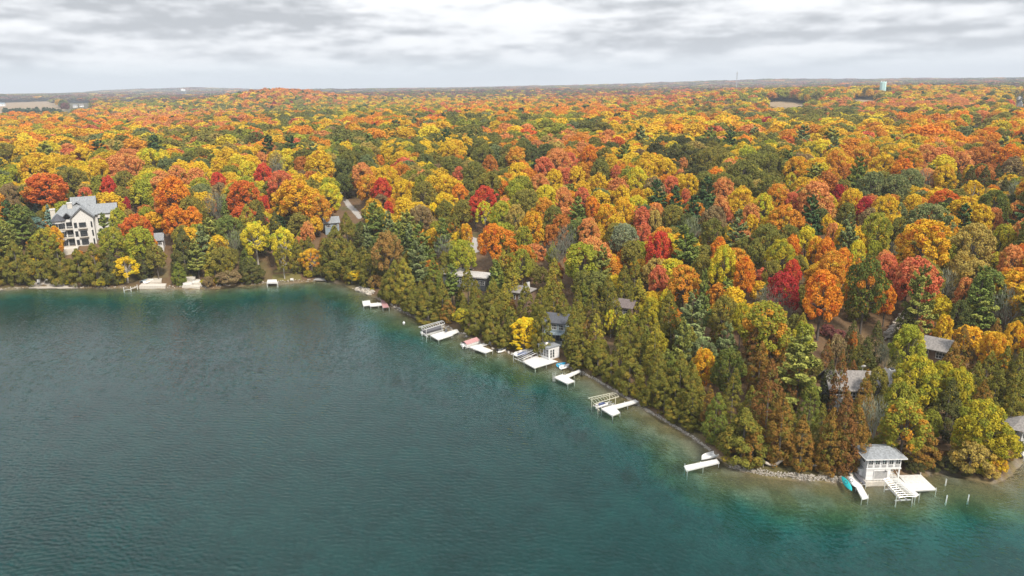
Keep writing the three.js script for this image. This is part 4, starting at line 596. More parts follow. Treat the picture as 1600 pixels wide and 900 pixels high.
{
  const D = 2500, d = rayDir(1152, 112), k = D / Math.hypot(d.x, d.z), x = d.x * k, z = d.z * k, base = ground(x, z), h = EYE + d.y * k - base, t = thing('radio_mast', 'thin grey lattice radio mast on the horizon', 'mast', [x, base, z]); spots.push([x, z, 6]);
  const legs = [0, 1, 2].map(q => [Math.cos(q * 2.0944) * 1.3, Math.sin(q * 2.0944) * 1.3]);
  for (const [a, b] of legs) part('leg', rod([a, 0, b], [a * 0.8, h, b * 0.8], 0.42, 5), M.steel, t);
  const lat = []; for (let y = 0; y < h - 5; y += 5) for (let q = 0; q < 3; q++) { const p = legs[q], n = legs[(q + 1) % 3]; lat.push(rod([p[0], y, p[1]], [n[0] * 0.9, y + 5, n[1] * 0.9], 0.26, 3)); } part('lattice', lat, M.steel, t);
  part('platform', [box(4.4, 0.5, 4.4, 0, h - 7, 0), box(0.4, 3, 0.4, 2, h - 5.5, 0), box(0.4, 3, 0.4, -2, h - 5.5, 0), rod([0, h, 0], [0, h + 4, 0], 0.15)], M.steel, t);
}
// ---------- planting ----------
const R0 = rng(77), wild = [], mass = [];
const handGrid = hand.filter(t => t.w);
const clearOf = (x, z, w, h, gy) => {                                   // would this tree hide a hand-placed crown or a clearing?
  const [px, py, dz] = toPx(x, gy + h, z), pw = w * FOCAL / dz, low = toPx(x, gy + h * 0.15, z)[1];
  for (const [a, b, c, d, far] of CLEAR) if (dz < far && px + pw * 0.5 > a && px - pw * 0.5 < c && py < d && low > b) return false;
  for (const t of handGrid) {
    const dx = Math.hypot(t.wx - x, t.wz - z); if (dx < 0.30 * (t.w + w)) return false;
    if (t.depth > dz && Math.abs(t.x - px) < (t.wpx + pw) * 0.32) { const hp = t.h * FOCAL / t.depth; if (py < t.y + 0.42 * hp && low > t.y) return false; }
  }
  return true;
};
for (let gx = -420; gx < 480; gx += 5.2) for (let gz = -470; gz < -85; gz += 5.2) {
  const x = gx + (R0() - 0.5) * 4.8, z = gz + (R0() - 0.5) * 4.8, q = R0(), q2 = R0(), D = Math.hypot(x, z);
  if (D > 450 || Math.abs(Math.atan2(x, -z)) > 0.75) continue;
  const d = shoreDist(x, z); if (d < 2) continue;
  const gy = ground(x, z), [px, py] = toPx(x, gy + 14, z);
  const cedarish = d < lerp(26, 9, smooth(-20, -120, x)) ? 0.75 : 0.06, sp = q < cedarish ? 'C' : q < cedarish + 0.03 ? 'P' : q2 < 0.3 ? 'O' : 'M';
  const col = sp === 'C' ? ['ck', 'ck', 'cb', 'cy', 'cg', 'ck'][Math.floor(q2 * 6)] : sp === 'P' ? ['pg', 'ps', 'pl', 'pd'][Math.floor(q2 * 4)] : colourAt(px, py, D, R0, x, z);
  let done = false;
  for (const s of [1, 0.75, 0.5]) {
    const w = (sp === 'C' ? 4.4 + 2.2 * R0() : 7.8 + 4 * R0()) * s, h = SP[sp][2](w) * (0.82 + 0.2 * R0()) * lerp(1, s, 0.5);
    if (done || blocked(x, z, w * 0.45) || !clearOf(x, z, w, h, gy)) continue;
    const p = toPx(x, gy + h, z); done = true; if (p[0] < -60 || p[0] > 1660) continue;
    wild.push({ wx: x, wz: z, w, h, gy, sp, col, x: p[0], y: p[1], depth: p[2], wpx: w * FOCAL / p[2] });
  }
}
const shrubs = [];
for (let k = 0; k < 2600 && shrubs.length < 150; k++) {                // low brush under the shore trees
  const i = Math.floor(R0() * (shore.length - 1)), a = shore[i], b = shore[i + 1], t = R0(), o = 1.6 + 8 * R0() * R0(), L = Math.hypot(b[0] - a[0], b[1] - a[1]) || 1;
  let x = lerp(a[0], b[0], t) + (b[1] - a[1]) / L * o, z = lerp(a[1], b[1], t) - (b[0] - a[0]) / L * o; const d = shoreDist(x, z); if (d < 1.2 || d > 10 || blocked(x, z, 1)) continue;
  const w = 1.3 + 2.2 * R0(), h = w * (0.6 + 0.4 * R0()), gy = ground(x, z), p = toPx(x, gy + h, z); if (p[0] < 0 || p[0] > 1600 || (p[0] > 1165 && p[0] < 1335 && p[1] > 700) || (p[0] > 212 && p[0] < 262) || (p[0] > 284 && p[0] < 316) || (p[0] > 425 && p[0] < 472) || (p[0] > 880 && p[0] < 1120 && R0() < 0.6)) continue;
  shrubs.push({ wx: x, wz: z, w, h, gy, sp: 'K', col: ['ck', 'cd', 'og', 'cb', 'y2', 'br2', 'cr'][Math.floor(R0() * 7)], x: p[0], y: p[1], depth: p[2], wpx: w * FOCAL / p[2] });
}
wild.push(...shrubs);
for (let D = 450; D < 9500;) {
  const s = D < 2600 ? Math.max(9, D / 150) : D / 78, dt = s / D;
  for (let a = -0.72; a < 0.72; a += dt) {
    const aa = a + (R0() - 0.5) * dt * 0.9, dd = D + (R0() - 0.5) * s * 0.9, x = dd * Math.sin(aa), z = -dd * Math.cos(aa), q = R0(), q2 = R0(), q3 = R0();
    if (farmland(x, z) || fields.some(f => Math.abs(f[0] - x) < f[2] && Math.abs(f[1] - z) < f[3]) || blocked(x, z, 3)) continue;
    if (dd < 900 && shoreDist(x, z) < 3) continue;
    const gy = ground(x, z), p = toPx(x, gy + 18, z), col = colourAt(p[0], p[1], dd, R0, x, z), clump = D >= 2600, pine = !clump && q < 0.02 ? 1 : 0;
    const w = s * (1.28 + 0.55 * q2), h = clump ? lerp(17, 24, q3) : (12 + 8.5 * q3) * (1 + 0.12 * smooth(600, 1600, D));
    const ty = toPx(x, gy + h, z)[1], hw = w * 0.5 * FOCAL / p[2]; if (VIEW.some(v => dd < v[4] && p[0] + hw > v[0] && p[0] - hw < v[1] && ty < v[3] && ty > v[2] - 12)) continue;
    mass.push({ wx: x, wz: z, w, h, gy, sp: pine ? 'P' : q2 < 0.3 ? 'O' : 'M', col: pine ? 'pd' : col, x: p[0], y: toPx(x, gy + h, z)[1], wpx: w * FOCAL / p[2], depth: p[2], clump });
  }
  D += s;
}
for (let k = 0; k < 34; k++) { const p = hit(8 + 90 * k / 34 + 3 * R0(), 187 + 3 * R0()), w = 9 + 4 * R0(); mass.push({ wx: p.x * 1.16, wz: p.z * 1.16, w, h: 11 + 5 * R0(), gy: ground(p.x * 1.16, p.z * 1.16), sp: 'P', col: 'pd', wpx: 7, depth: 1400, x: 0, y: 0, clump: true }); }
// the largest of each kind stand as trees of their own; what is past about 300 of a kind joins the far woods
const single = [...hand.filter(t => t.w)], byKind = {};
single.forEach(t => { byKind[t.sp] = (byKind[t.sp] || 0) + 1; });
for (const t of [...wild, ...mass.filter(t => !t.clump && t.depth < 700)].sort((a, b) => b.wpx - a.wpx)) { if ((byKind[t.sp] || 0) < ({ M: 300, O: 220, C: 290, P: 120, K: 160 }[t.sp] || 100)) { byKind[t.sp] = (byKind[t.sp] || 0) + 1; single.push(t); t.single = true; t.fill = true; } }
// landmarks that a tree can be described by: [words, pixel x, pixel y]
const MARKS = [['the pale stone mansion', 135, 350], ['the pebble beach strip', 85, 444], ['the stone patios on the left shore', 262, 436], ['the small white boat lift', 425, 442], ['the grey raft by the shore', 502, 435], ['the pale lane through the woods', 548, 325], ['the grey roofed cottage', 515, 352], ['the T shaped white jetty', 586, 473], ['the covered pontoon boat', 675, 516], ['the long flat roofed house', 735, 424], ['the gravel driveway', 742, 382], ['the rose covered boat', 735, 537], ['the tan roof among cedars', 816, 452], ['the white cabana dock', 855, 552], ['the blue grey house', 872, 508], ['the zigzag dock', 886, 588], ['the empty gold boat lift', 940, 622], ['the dark brown roof', 976, 476], ['the dock with the rowboat', 1096, 725], ['the stone edged point', 1230, 745], ['the white boathouse', 1382, 722], ['the wide grey roofed house', 1330, 595], ['the stone retaining wall', 1404, 515], ['the hillside roof', 1462, 540], ['the gazebo', 1590, 665], ['the water tower', 1380, 135], ['the radio mast', 1152, 125], ['the tan farm field', 60, 160], ['the orange wooded hill', 480, 145], ['the far right rise', 1520, 230], ['the dark conifer grove', 1075, 240], ['the crimson maple above the driveway', 757, 300], ['the broad golden maple by the lane', 499, 255], ['the tall scarlet maple on the slope', 1032, 380], ['the deep red maple mid right', 1226, 440], ['the large golden maple upslope', 1450, 370], ['the sage green oaks on the rise', 1400, 280], ['the left slope of maples', 140, 250], ['the pine quartet mid slope', 1080, 295], ['the green oak stretch', 620, 225]];
function describe(list) {
  const groups = new Map();
  for (const t of list) {
    const cx = t.x, cy = t.y + t.wpx * 0.5, [m] = MARKS.map(k => [k, Math.hypot(k[1] - cx, (k[2] - cy) * 1.6)]).sort((a, b) => a[1] - b[1])[0];
    const dx = cx - m[1], dy = cy - m[2], rel = Math.abs(dx) > Math.abs(dy) * 1.3 ? (dx < 0 ? 'left of' : 'right of') : dy < 0 ? 'behind' : 'in front of';
    const size = t.wpx > 46 ? 'broad ' : t.wpx < 22 ? 'small ' : '';
    const key = `${size}${PAL[t.col][0]} ${SP[t.sp][1]} ${rel} ${m[0]}`; t.size = size; t.rel = `${rel} ${m[0]}`;
    if (!groups.has(key)) groups.set(key, []); groups.get(key).push(t);
  }
  const ord = ['first', 'second', 'third', 'fourth', 'fifth', 'sixth', 'seventh', 'eighth', 'ninth', 'tenth', 'eleventh', 'twelfth'];
  for (const [key, g] of groups) {
    if (g.length === 1) { g[0].label = key; continue; }
    const sx = g.map(t => t.x), sy = g.map(t => t.y), wide = Math.max(...sx) - Math.min(...sx) >= Math.max(...sy) - Math.min(...sy);
    g.sort((a, b) => wide ? a.x - b.x : b.y - a.y);
    g.forEach((t, k) => { const what = `${t.size}${PAL[t.col][0]} ${SP[t.sp][1]}`; t.label = wide ? (k === 0 ? `leftmost ${what} ${t.rel}` : k === g.length - 1 ? `rightmost ${what} ${t.rel}` : `${ord[k] || 'middle'} ${what} from the left ${t.rel}`) : (k === 0 ? `nearest ${what} ${t.rel}` : k === g.length - 1 ? `farthest ${what} ${t.rel}` : `${ord[k] || 'middle'} nearest ${what} ${t.rel}`); });
  }
}
describe(single);
for (const t of single) if (t.label.split(/\s+/).length > 16) t.label = t.label.replace('from the left ', 'from left ').replace(' big ', ' ').split(/\s+/).slice(0, 16).join(' ');
const seen = new Map(); single.forEach(t => seen.set(t.label, (seen.get(t.label) || 0) + 1));
const R1 = rng(4242), protos = new Map();
for (const t of single) {
  const lod = t.wpx >= 36 ? 0 : t.wpx >= 19 ? 1 : 2, v = Math.floor(R1() * (lod ? 2 : 3)), tall = t.sp === 'C' ? (t.h / t.w < 1.85 ? 0 : t.h / t.w < 2.5 ? 1 : 2) : 0, key = [t.sp, t.col, lod, v, tall].join();
  let o = protos.get(key);
  if (!o) {
    o = new THREE.Group(); const c = crownGeo(t.sp, t.col, lod, v, tall), ev = 'CPS'.includes(t.sp);
    const crown = new THREE.Mesh(c, ev ? needleMat : leafMat); crown.name = t.sp === 'B' ? 'twigs' : 'crown'; crown.castShadow = crown.receiveShadow = true;
    const trunk = new THREE.Mesh(trunkGeo(t.sp, t.col, lod, v, c), t.col === 'gp' ? M.barkPale : SP[t.sp][5]); trunk.name = t.sp === 'K' ? 'stems' : 'trunk'; trunk.castShadow = trunk.receiveShadow = true;
    o.add(trunk, crown); protos.set(key, o);
  } else o = o.clone();
  o.name = numbered(SP[t.sp][0]); o.userData = {}; o.position.set(t.wx, t.gy - 0.15, t.wz); o.rotation.y = R1() * 6.28; o.scale.set(t.w, t.h, t.w); scene.add(o);
  tag(o, t.label, SP[t.sp][0].split('_').pop(), seen.get(t.label) > 1 ? 'trees: ' + t.label : SP[t.sp][0].replace('_', ' ') + 's in the woods');
}
// the woods past those: one mass
{
  const root = new THREE.Group(); root.name = 'forest_trees'; scene.add(tag(root, 'autumn woods of countless crowns reaching to the far ridges', 'woods', null, 'stuff'));
  const bins = new Map(), cMul = new THREE.Color(), m4 = new THREE.Matrix4(), q = new THREE.Quaternion(), up = new THREE.Vector3(0, 1, 0);
  const WHITE = ['', [0.86, 0.86, 0.86], [1.0, 1.0, 1.0], [1.0, 0.92, 0.9]]; PAL.wh = WHITE;
  for (const t of [...wild, ...mass]) {
    if (t.single) continue; const lod = t.depth < 380 ? 1 : t.depth < 850 ? 2 : 3, v = Math.floor(R1() * 4), key = [t.sp === 'O' ? 'O' : t.sp === 'P' ? 'P' : t.sp === 'C' ? 'C' : 'M', lod, v].join();
    if (!bins.has(key)) bins.set(key, []); bins.get(key).push(t);
  }
  for (const [key, list] of bins) {
    const [sp, lod, v] = key.split(','), ev = sp === 'P' || sp === 'C';
    const im = new THREE.InstancedMesh(crownGeo(sp, 'wh', +lod, 20 + +v, 1), ev ? needleMat : leafMat, list.length); im.name = 'crown'; im.castShadow = im.receiveShadow = true;
    list.forEach((t, k) => {
      q.setFromAxisAngle(up, R1() * 6.28); const sx = t.w * (0.9 + 0.25 * R1());
      m4.compose(new THREE.Vector3(t.wx, t.gy - 0.3, t.wz), q, new THREE.Vector3(sx, t.h, sx)); im.setMatrixAt(k, m4);
      const p = PAL[t.col], c = mixc(p[1], p[2], R1()), j = 0.85 + 0.3 * R1(); im.setColorAt(k, cMul.setRGB(c[0] * j, c[1] * j, c[2] * j));
    });
    root.add(im);
  }
}
// ---------- jetties, lifts and boats along the shore ----------
const P = (px, py, y) => { const v = at(px, py, y); return [v.x, v.y, v.z]; };
const l3 = (a, b, t) => [lerp(a[0], b[0], t), lerp(a[1], b[1], t), lerp(a[2], b[2], t)];
const RD = rng(909);
function deck(parent, s, y, n, mat = M.deck) {                          // planks laid across a four-cornered deck: corners a b c d, walked from ad to bc
  const [a, b, c, d] = s.split(';').map(q => P(...q.trim().split(' ').map(Number), y)), g = [];
  for (let k = 0; k < n; k++) { const t0 = (k + 0.06) / n, t1 = (k + 0.94) / n, o = (RD() - 0.5) * 0.012; g.push(slab([l3(a, b, t0), l3(a, b, t1), l3(d, c, t1), l3(d, c, t0)].map(p => [p[0], p[1] + o, p[2]]), 0.06)); }
  part('deck_boards', g, mat, parent, 'stuff');
  part('frame', [beam(l3(a, d, 0.03), l3(b, c, 0.03), 0.08, 0.16), beam(l3(a, d, 0.97), l3(b, c, 0.97), 0.08, 0.16), beam(a, d, 0.08, 0.16), beam(b, c, 0.08, 0.16)].map(q => q.translate(0, -0.15, 0)), mat === M.deck ? M.alu : M.greyWood, parent);
  return [a, b, c, d];
}
function post(parent, p, up = 0.35, r = 0.045) { const [x, y, z] = p; part('post', rod([x, Math.min(ground(x, z), 0.2) - 0.3, z], [x, y + up, z], r, 6), M.alu, parent); }
function jetty(label, decks, y = 0.75, name = 'jetty', mat = M.deck) {
  const t = thing(name, label, 'dock', [0, 0, 0]);
  for (const [s, n] of decks) { const q = deck(t, s, y, n, mat); const len = Math.hypot(q[0][0] - q[1][0], q[0][2] - q[1][2]), m = Math.max(1, Math.round(len / 3)); for (let k = 0; k <= m; k++) for (const [e, f] of [[q[0], q[1]], [q[3], q[2]]]) { const p = l3(e, f, clamp(k / m, 0.02, 0.98)); if (shoreDist(p[0], p[2]) < 0.5) post(t, p, 0.05 + 0.3 * RD()); } }
  return t;
}
function lift(label, s, y, n, { mat = M.alu, drop = 0, boat = false, rib = 0.4 } = {}) {            // a boat lift: posts, canopy frame of hoops, cradle
  const t = thing('boat_lift', label, 'boat lift'), [a, b, c, d] = s.split(';').map(q => P(...q.trim().split(' ').map(Number), y));
  for (const [e, f] of [[a, b], [d, c]]) part('rail', beam(e, f, 0.09, 0.1), mat, t);
  for (const u of [0.14, 0.86]) for (const [e, f] of [[a, b], [d, c]]) { const p = l3(e, f, u); part('post', rod([p[0], Math.min(ground(p[0], p[2]), 0) - 0.2, p[2]], [p[0], p[1], p[2]], 0.06, 6), mat, t); }
  for (let k = 0; k <= n; k++) { const p = l3(a, b, k / n), q = l3(d, c, k / n), pts = Array.from({ length: 7 }, (_, i) => { const m = l3(p, q, i / 6); m[1] += rib * Math.sin(Math.PI * i / 6); return new THREE.Vector3(...m); }); part('hoop', new THREE.TubeGeometry(new THREE.CatmullRomCurve3(pts), 8, 0.038, 4), mat, t); }
  part('ridge_bar', beam(l3(a, d, 0.5).map((v, i) => i === 1 ? v + rib : v), l3(b, c, 0.5).map((v, i) => i === 1 ? v + rib : v), 0.06, 0.06), mat, t);
  for (const u of [0.2, 0.8]) { const p = l3(a, b, u), q = l3(d, c, u); part('cradle_beam', beam([p[0], 0.45, p[2]], [q[0], 0.45, q[2]], 0.12, 0.14), mat, t); }
  for (const v of [0.3, 0.7]) { const p = l3(l3(a, d, v), l3(b, c, v), 0.12), q = l3(l3(a, d, v), l3(b, c, v), 0.88); part('bunk', beam([p[0], 0.58, p[2]], [q[0], 0.58, q[2]], 0.16, 0.12), M.deckGrey, t); }
  return t;
}
function hullGeo(L, W, H, bowSharp = 2.2, thick = 0.06) {                // an open hull along +x: outer skin, rim, inner skin
  const nx = 14, ny = 8, pos = [], idx = []; const pt = (i, j, inn) => { const u = i / nx, s = -1 + 2 * j / ny, half = (W / 2 - inn) * (u < 0.12 ? 0.82 + 1.5 * u : Math.pow(1 - Math.pow((u - 0.12) / 0.88, bowSharp), 0.75)) + 0.004, sheer = 0.16 * H * u * u * 2, y = (1 - Math.pow(1 - Math.abs(s), 0.0001 + 1) * 1) * 0; const a = s * Math.PI / 2; return [(u - 0.5) * (L - inn), (H + sheer) * (1 - Math.pow(Math.cos(a), 0.6)) + inn, Math.sign(Math.sin(a)) * Math.pow(Math.abs(Math.sin(a)), 0.7) * half]; };
  for (const inn of [0, thick]) for (let i = 0; i <= nx; i++) for (let j = 0; j <= ny; j++) pos.push(...pt(i, j, inn));
  const id = (s, i, j) => s * (nx + 1) * (ny + 1) + i * (ny + 1) + j;
  for (let i = 0; i < nx; i++) for (let j = 0; j < ny; j++) { idx.push(id(0, i, j), id(0, i + 1, j), id(0, i, j + 1), id(0, i + 1, j), id(0, i + 1, j + 1), id(0, i, j + 1), id(1, i, j), id(1, i, j + 1), id(1, i + 1, j), id(1, i + 1, j), id(1, i, j + 1), id(1, i + 1, j + 1)); }
  for (let i = 0; i < nx; i++) for (const j of [0, ny]) { const a = id(0, i, j), b = id(0, i + 1, j), c = id(1, i, j), e = id(1, i + 1, j); if (j) idx.push(a, b, c, b, e, c); else idx.push(a, c, b, b, c, e); }
  for (let j = 0; j < ny; j++) idx.push(id(0, 0, j), id(0, 0, j + 1), id(1, 0, j), id(0, 0, j + 1), id(1, 0, j + 1), id(1, 0, j));
  const g = new THREE.BufferGeometry(); g.setAttribute('position', new THREE.Float32BufferAttribute(pos, 3)); g.setIndex(idx); return g;
}
function kayakGeo(L, W, H) { const n = 18, pts = []; for (let k = 0; k <= n; k++) { const u = k / n * 2 - 1; pts.push(new THREE.Vector2(Math.pow(Math.max(0, 1 - Math.pow(Math.abs(u), 2.3)), 0.8) * 0.5 + 0.001, u * L / 2)); } const g = new THREE.LatheGeometry(pts, 12); g.rotateZ(-Math.PI / 2); g.scale(1, H, W); return g; }
const lay = (px, py, qx, qy, y) => { const a = P(px, py, y), b = P(qx, qy, y); return { p: [(a[0] + b[0]) / 2, y, (a[2] + b[2]) / 2], L: Math.hypot(b[0] - a[0], b[2] - a[2]), turn: Math.atan2(-(b[2] - a[2]), b[0] - a[0]) }; };
function kayak(label, px, py, qx, qy, y, mat, W = 0.75, tilt = 0, name = 'kayak') { const l = lay(px, py, qx, qy, y), t = thing(name, label, name, l.p, l.turn); const h = part('hull', kayakGeo(l.L, W, 0.36), mat, t); const cock = new THREE.TorusGeometry(0.30, 0.04, 6, 14); cock.rotateX(Math.PI / 2); cock.scale(1.5, 1, 0.75); cock.translate(-0.1, 0.16, 0); part('cockpit_rim', cock, M.black, t); t.rotation.order = 'YXZ'; t.rotation.x = tilt; return t; }
function rowboat(label, px, py, qx, qy, y, mat, W = 1.35, seats = 2) { const l = lay(px, py, qx, qy, y), t = thing('rowboat', label, 'boat', l.p, l.turn); part('hull', hullGeo(l.L, W, 0.5), mat, t); for (let k = 0; k < seats; k++) part('seat', box(0.26, 0.05, W * 0.84, -l.L * 0.28 + k * l.L * 0.32, 0.36, 0), M.deckGrey, t); return t; }

// right: the boathouse docks
jetty('large white square deck spreading beside the boathouse', [['1404 742.5;1439 741.5;1463.5 765;1424 767', 26]], 0.8);
jetty('narrow white gangway between boathouse and square deck', [['1394 747;1402 745.5;1437 773;1430 776', 12]], 0.92);
lift('large aluminium boat lift with slatted canopy frame below the boathouse', '1380 749;1405 777;1432 776;1397 747', 1.6, 9, { rib: 0.1 });
jetty('narrow white jetty with kayak racks left of the boathouse', [['1328 743;1347 779;1357 777;1337 742', 30]], 0.75);
kayak('teal kayak racked on the left side of the narrow jetty', 1315, 744, 1331, 767, 0.95, M.teal, 0.85, 0.5);
kayak('white kayak racked between the teal kayak and the narrow jetty', 1326, 744, 1337, 761, 0.98, M.hull, 0.75, 0.5);
kayak('charcoal canoe lying on the right side of the narrow jetty', 1334, 735, 1351, 757, 1.0, M.charcoal, 0.95, -0.25, 'canoe');
{ const t = thing('kayak_rack', 'low metal rack at the shore end of the narrow jetty under the charcoal canoe', 'rack'); for (const [a, b, c, d] of [[1340, 757, 1353, 757], [1336, 748, 1346, 747]]) part('bar', beam(P(a, b, 0.72), P(c, d, 0.72), 0.07, 0.07), M.alu, t); for (const [a, b] of [[1353, 757], [1346, 747]]) { const p = P(a, b, 0.72); part('leg', rod([p[0], -0.8, p[2]], p, 0.04), M.alu, t); } }
{ const t = thing('steps', 'pale stone steps climbing from the narrow jetty', 'steps'); for (let k = 0; k < 6; k++) { const a = P(1335 - k * 1.6, 742 - k * 4.2, 0.7), y = Math.max(0.55 + k * 0.12, ground(a[0], a[2]) + 0.12); part('step', box(1.5, 0.3, 0.7, a[0], y - 0.06, a[2], 0.2), M.paleStone, t); } }
[[1477, 752, 'white mooring post nearest the brown shrub'], [1478, 778, 'white mooring post lower of the pair off the square deck'], [1512, 777, 'white mooring post farthest right off the square deck']].forEach(([x, y, l]) => { const p = P(x, y + 5, 0), t = thing('mooring_post', l, 'mooring post', [p[0], 0, p[2]], 0, 'mooring posts off the point'); part('pole', rod([0, -1.5, 0], [0.06, 0.85, 0], 0.075, 8), M.hull, t); part('cap', new THREE.CylinderGeometry(0.06, 0.12, 0.14, 8).translate(0.06, 0.9, 0), M.white, t); });
// right edge: bathing platform and boat by the gazebo
jetty('white dock with low sides at the right edge below the gazebo', [['1588 700;1600 694;1618 706;1600 714', 14]], 0.8);
rowboat('white rowboat moored at the right edge dock', 1578, 700, 1596, 690, 0.05, M.hull, 1.5);
// the dock with the upturned boat, past the big cedar
jetty('plain straight white jetty beside the big shore cedar', [['1069 727.5;1120 717;1124 722.5;1073 735', 26]], 0.75);
{ const l = lay(1096, 719, 1119, 712, 0.5), t = thing('rowboat', 'white rowboat drawn up behind the straight white jetty', 'boat', l.p, l.turn + Math.PI); part('hull', hullGeo(l.L, 1.5, 0.55), M.hull, t); for (const k of [-0.25, 0.1]) part('seat', box(0.28, 0.05, 1.2, l.L * k, 0.4, 0), M.white, t); }
// the L shaped dock with the empty lift
jetty('white hooked jetty below the empty gold framed boat lift', [['993 624.5;959 633;963 638;998 627.5', 16], ['939.5 638;958 632.5;969 644.5;957 649.5', 12]], 0.75);
lift('empty boat lift with a pale gold hooped canopy frame', '919 622;958 613.5;967 619.5;929 631', 2.1, 9, { mat: M.alloyGold, rib: 0.25 });
{ const p = P(942, 633, 0.8), t = thing('jet_ski', 'small blue and white water scooter tucked behind the hooked jetty', 'jet ski', [p[0], 0.1, p[2] - 0.8], 0.4); part('hull', hullGeo(2.6, 1.0, 0.5), M.hull, t); part('seat', kayakGeo(1.7, 0.5, 0.7).translate(-0.2, 0.6, 0), M.navy, t); part('handlebar', [rod([0.5, 0.7, 0], [0.35, 1.1, 0], 0.04), rod([0.35, 1.1, -0.35], [0.35, 1.1, 0.35], 0.03)], M.black, t); }
// the zigzag dock
jetty('white zigzag jetty with a square head below the cedars', [['905 577.5;882 586;887 590;907 580', 12], ['865.5 589;879 584.5;898 595.5;887 599.5', 14]], 0.75);
{ const t = thing('swim_ladder', 'white swim ladder at the outer corner of the zigzag jetty', 'ladder'); const p = P(864, 590, 0.7); part('rail', [rod([p[0], -0.6, p[2]], [p[0], 1.8, p[2]], 0.05), rod([p[0] + 0.45, -0.6, p[2]], [p[0] + 0.45, 1.8, p[2]], 0.05)], M.white, t); part('rung', [0, 0.4, 0.8].map(y => rod([p[0], y, p[2]], [p[0] + 0.45, y, p[2]], 0.03)), M.white, t); }
rowboat('blue and white runabout pulled up beside the cabana dock', 871, 573.5, 884, 571, 0.15, M.blue, 1.5); rowboat('white rowboat lying next to the blue runabout', 876, 577, 890, 573, 0.15, M.hull, 1.3);
// the cabana dock
jetty('broad white cabana deck with its corner toward the lake', [['817 564.5;843 554;871.5 564.5;835.5 575', 26]], 0.8);
{
  const A = at(841.5, 556, 0.85), C = at(857.5, 562.5, 0.85), B = at(872.5, 557, 0.85), w = A.distanceTo(C) * 1.0, d = C.distanceTo(B) * 1.0, turn = Math.atan2(-(C.z - A.z), C.x - A.x), t = thing('cabana', 'small white cabana with tall glass panels and flat grey roof on the shore deck', 'cabana', [A.x, 0.82, A.z], turn), h = 2.75;
  const dl = B.clone().sub(C), back = new THREE.Vector3(-Math.sin(turn) * 0 + Math.sin(turn), 0, Math.cos(turn)); if (back.dot(dl) > 0) back.multiplyScalar(-1); const dz = -d;
  spots.push([(A.x + B.x) / 2, (A.z + B.z) / 2, 2.5]);
  part('wall', [box(w, 0.5, 0.12, w / 2, 0.25, 0), box(w, 0.3, 0.12, w / 2, h - 0.15, 0), box(0.12, h, d, w, h / 2, -d / 2), box(w, h, 0.12, w / 2, h / 2, -d), box(0.12, h, d, 0, h / 2, -d / 2)], M.siding, t);
  for (let k = 0; k < 4; k++) pane(t, (k + 0.5) * w / 4, 0.5 + (h - 0.8) / 2, 0.02, w / 4 * 0.94, h - 0.82, 0, 2, 3, M.white, 0.1);
  for (let k = 0; k < 2; k++) pane(t, w + 0.1, 1.35, -d * (0.18 + 0.24 * k), d * 0.2, 2.0, Math.PI / 2, 1, 3, M.white, 0.09);
  part('roof', [box(w + 0.5, 0.16, d + 0.5, w / 2, h + 0.08, -d / 2), box(w + 0.56, 0.1, 0.06, w / 2, h + 0.1, 0.26)], M.roof, t); part('roof_vent', new THREE.SphereGeometry(0.4, 12, 6, 0, 6.283, 0, 1.57).translate(w * 0.35, h + 0.16, -d * 0.45), M.hullTwo, t);
}
lift('aluminium boat lift with hooped frame beside the cabana deck', '798 553.5;826 545;843 549.5;816 562', 1.7, 8, { rib: 0.15 });
rowboat('white motor boat with blue cover resting in the lift by the cabana', 806, 556, 830, 548, 0.6, M.hull, 1.9); { const l = lay(808, 555, 826, 549, 1.1), t = thing('boat_cover', 'crumpled blue cover stretched over the lifted motor boat', 'cover', l.p, l.turn); part('sheet', kayakGeo(l.L, 1.5, 0.55), M.navy, t); }
{ const l = lay(778, 551, 791, 547.5, 0.03), t = thing('dinghy', 'small white dinghy with dark outboard left of the cabana', 'boat', l.p, l.turn); part('hull', hullGeo(l.L, 1.5, 0.45), M.hull, t); part('seat', box(0.3, 0.05, 1.2, 0.2, 0.36, 0), M.deckGrey, t); part('outboard', [box(0.35, 0.55, 0.35, -l.L / 2 - 0.1, 0.65, 0), box(0.12, 0.7, 0.12, -l.L / 2 - 0.12, 0.1, 0)], M.black, t); }
// the dock with the rose covered boat
jetty('white L shaped jetty beside the rose covered boat', [['765 533.5;735 542;740 545;768 535.5', 18], ['733 542;747 538.5;770 547.5;759 551.5', 14]], 0.75);
function pontoon(label, px, py, qx, qy, y, W, coverMat, coverName) {
  const l = lay(px, py, qx, qy, y), t = thing('pontoon_boat', label, 'boat', [l.p[0], 0.05, l.p[2]], l.turn); for (const s of [-1, 1]) { const g = kayakGeo(l.L, 0.62, 0.62); g.translate(0, 0.2, s * W * 0.34); part('pontoon', g, M.alu, t); }
  part('deck', box(l.L * 0.94, 0.1, W, 0, 0.58, 0), M.white, t); part('side_panel', [box(l.L * 0.86, 0.5, 0.05, 0, 0.88, W / 2 - 0.05), box(l.L * 0.86, 0.5, 0.05, 0, 0.88, -W / 2 + 0.05), box(0.05, 0.5, W - 0.1, l.L * 0.43, 0.88, 0), box(0.05, 0.5, W - 0.1, -l.L * 0.43, 0.88, 0)], coverMat === M.charcoal ? M.charcoal : M.white, t);
  const rf = gable(l.L * 0.8, W * 0.92, 0.55, 0.1, 0.05); part(coverName, shift(rf, 0, 1.15, 0), coverMat, t); part('outboard', [box(0.4, 0.6, 0.4, -l.L / 2 + 0.05, 0.7, 0), box(0.14, 0.7, 0.14, -l.L / 2, 0.15, 0)], M.hull, t); return t;
}
pontoon('pontoon boat under a rose pink cover at the L shaped jetty', 723, 541, 747, 533, 0.6, 2.3, M.pink, 'cover');
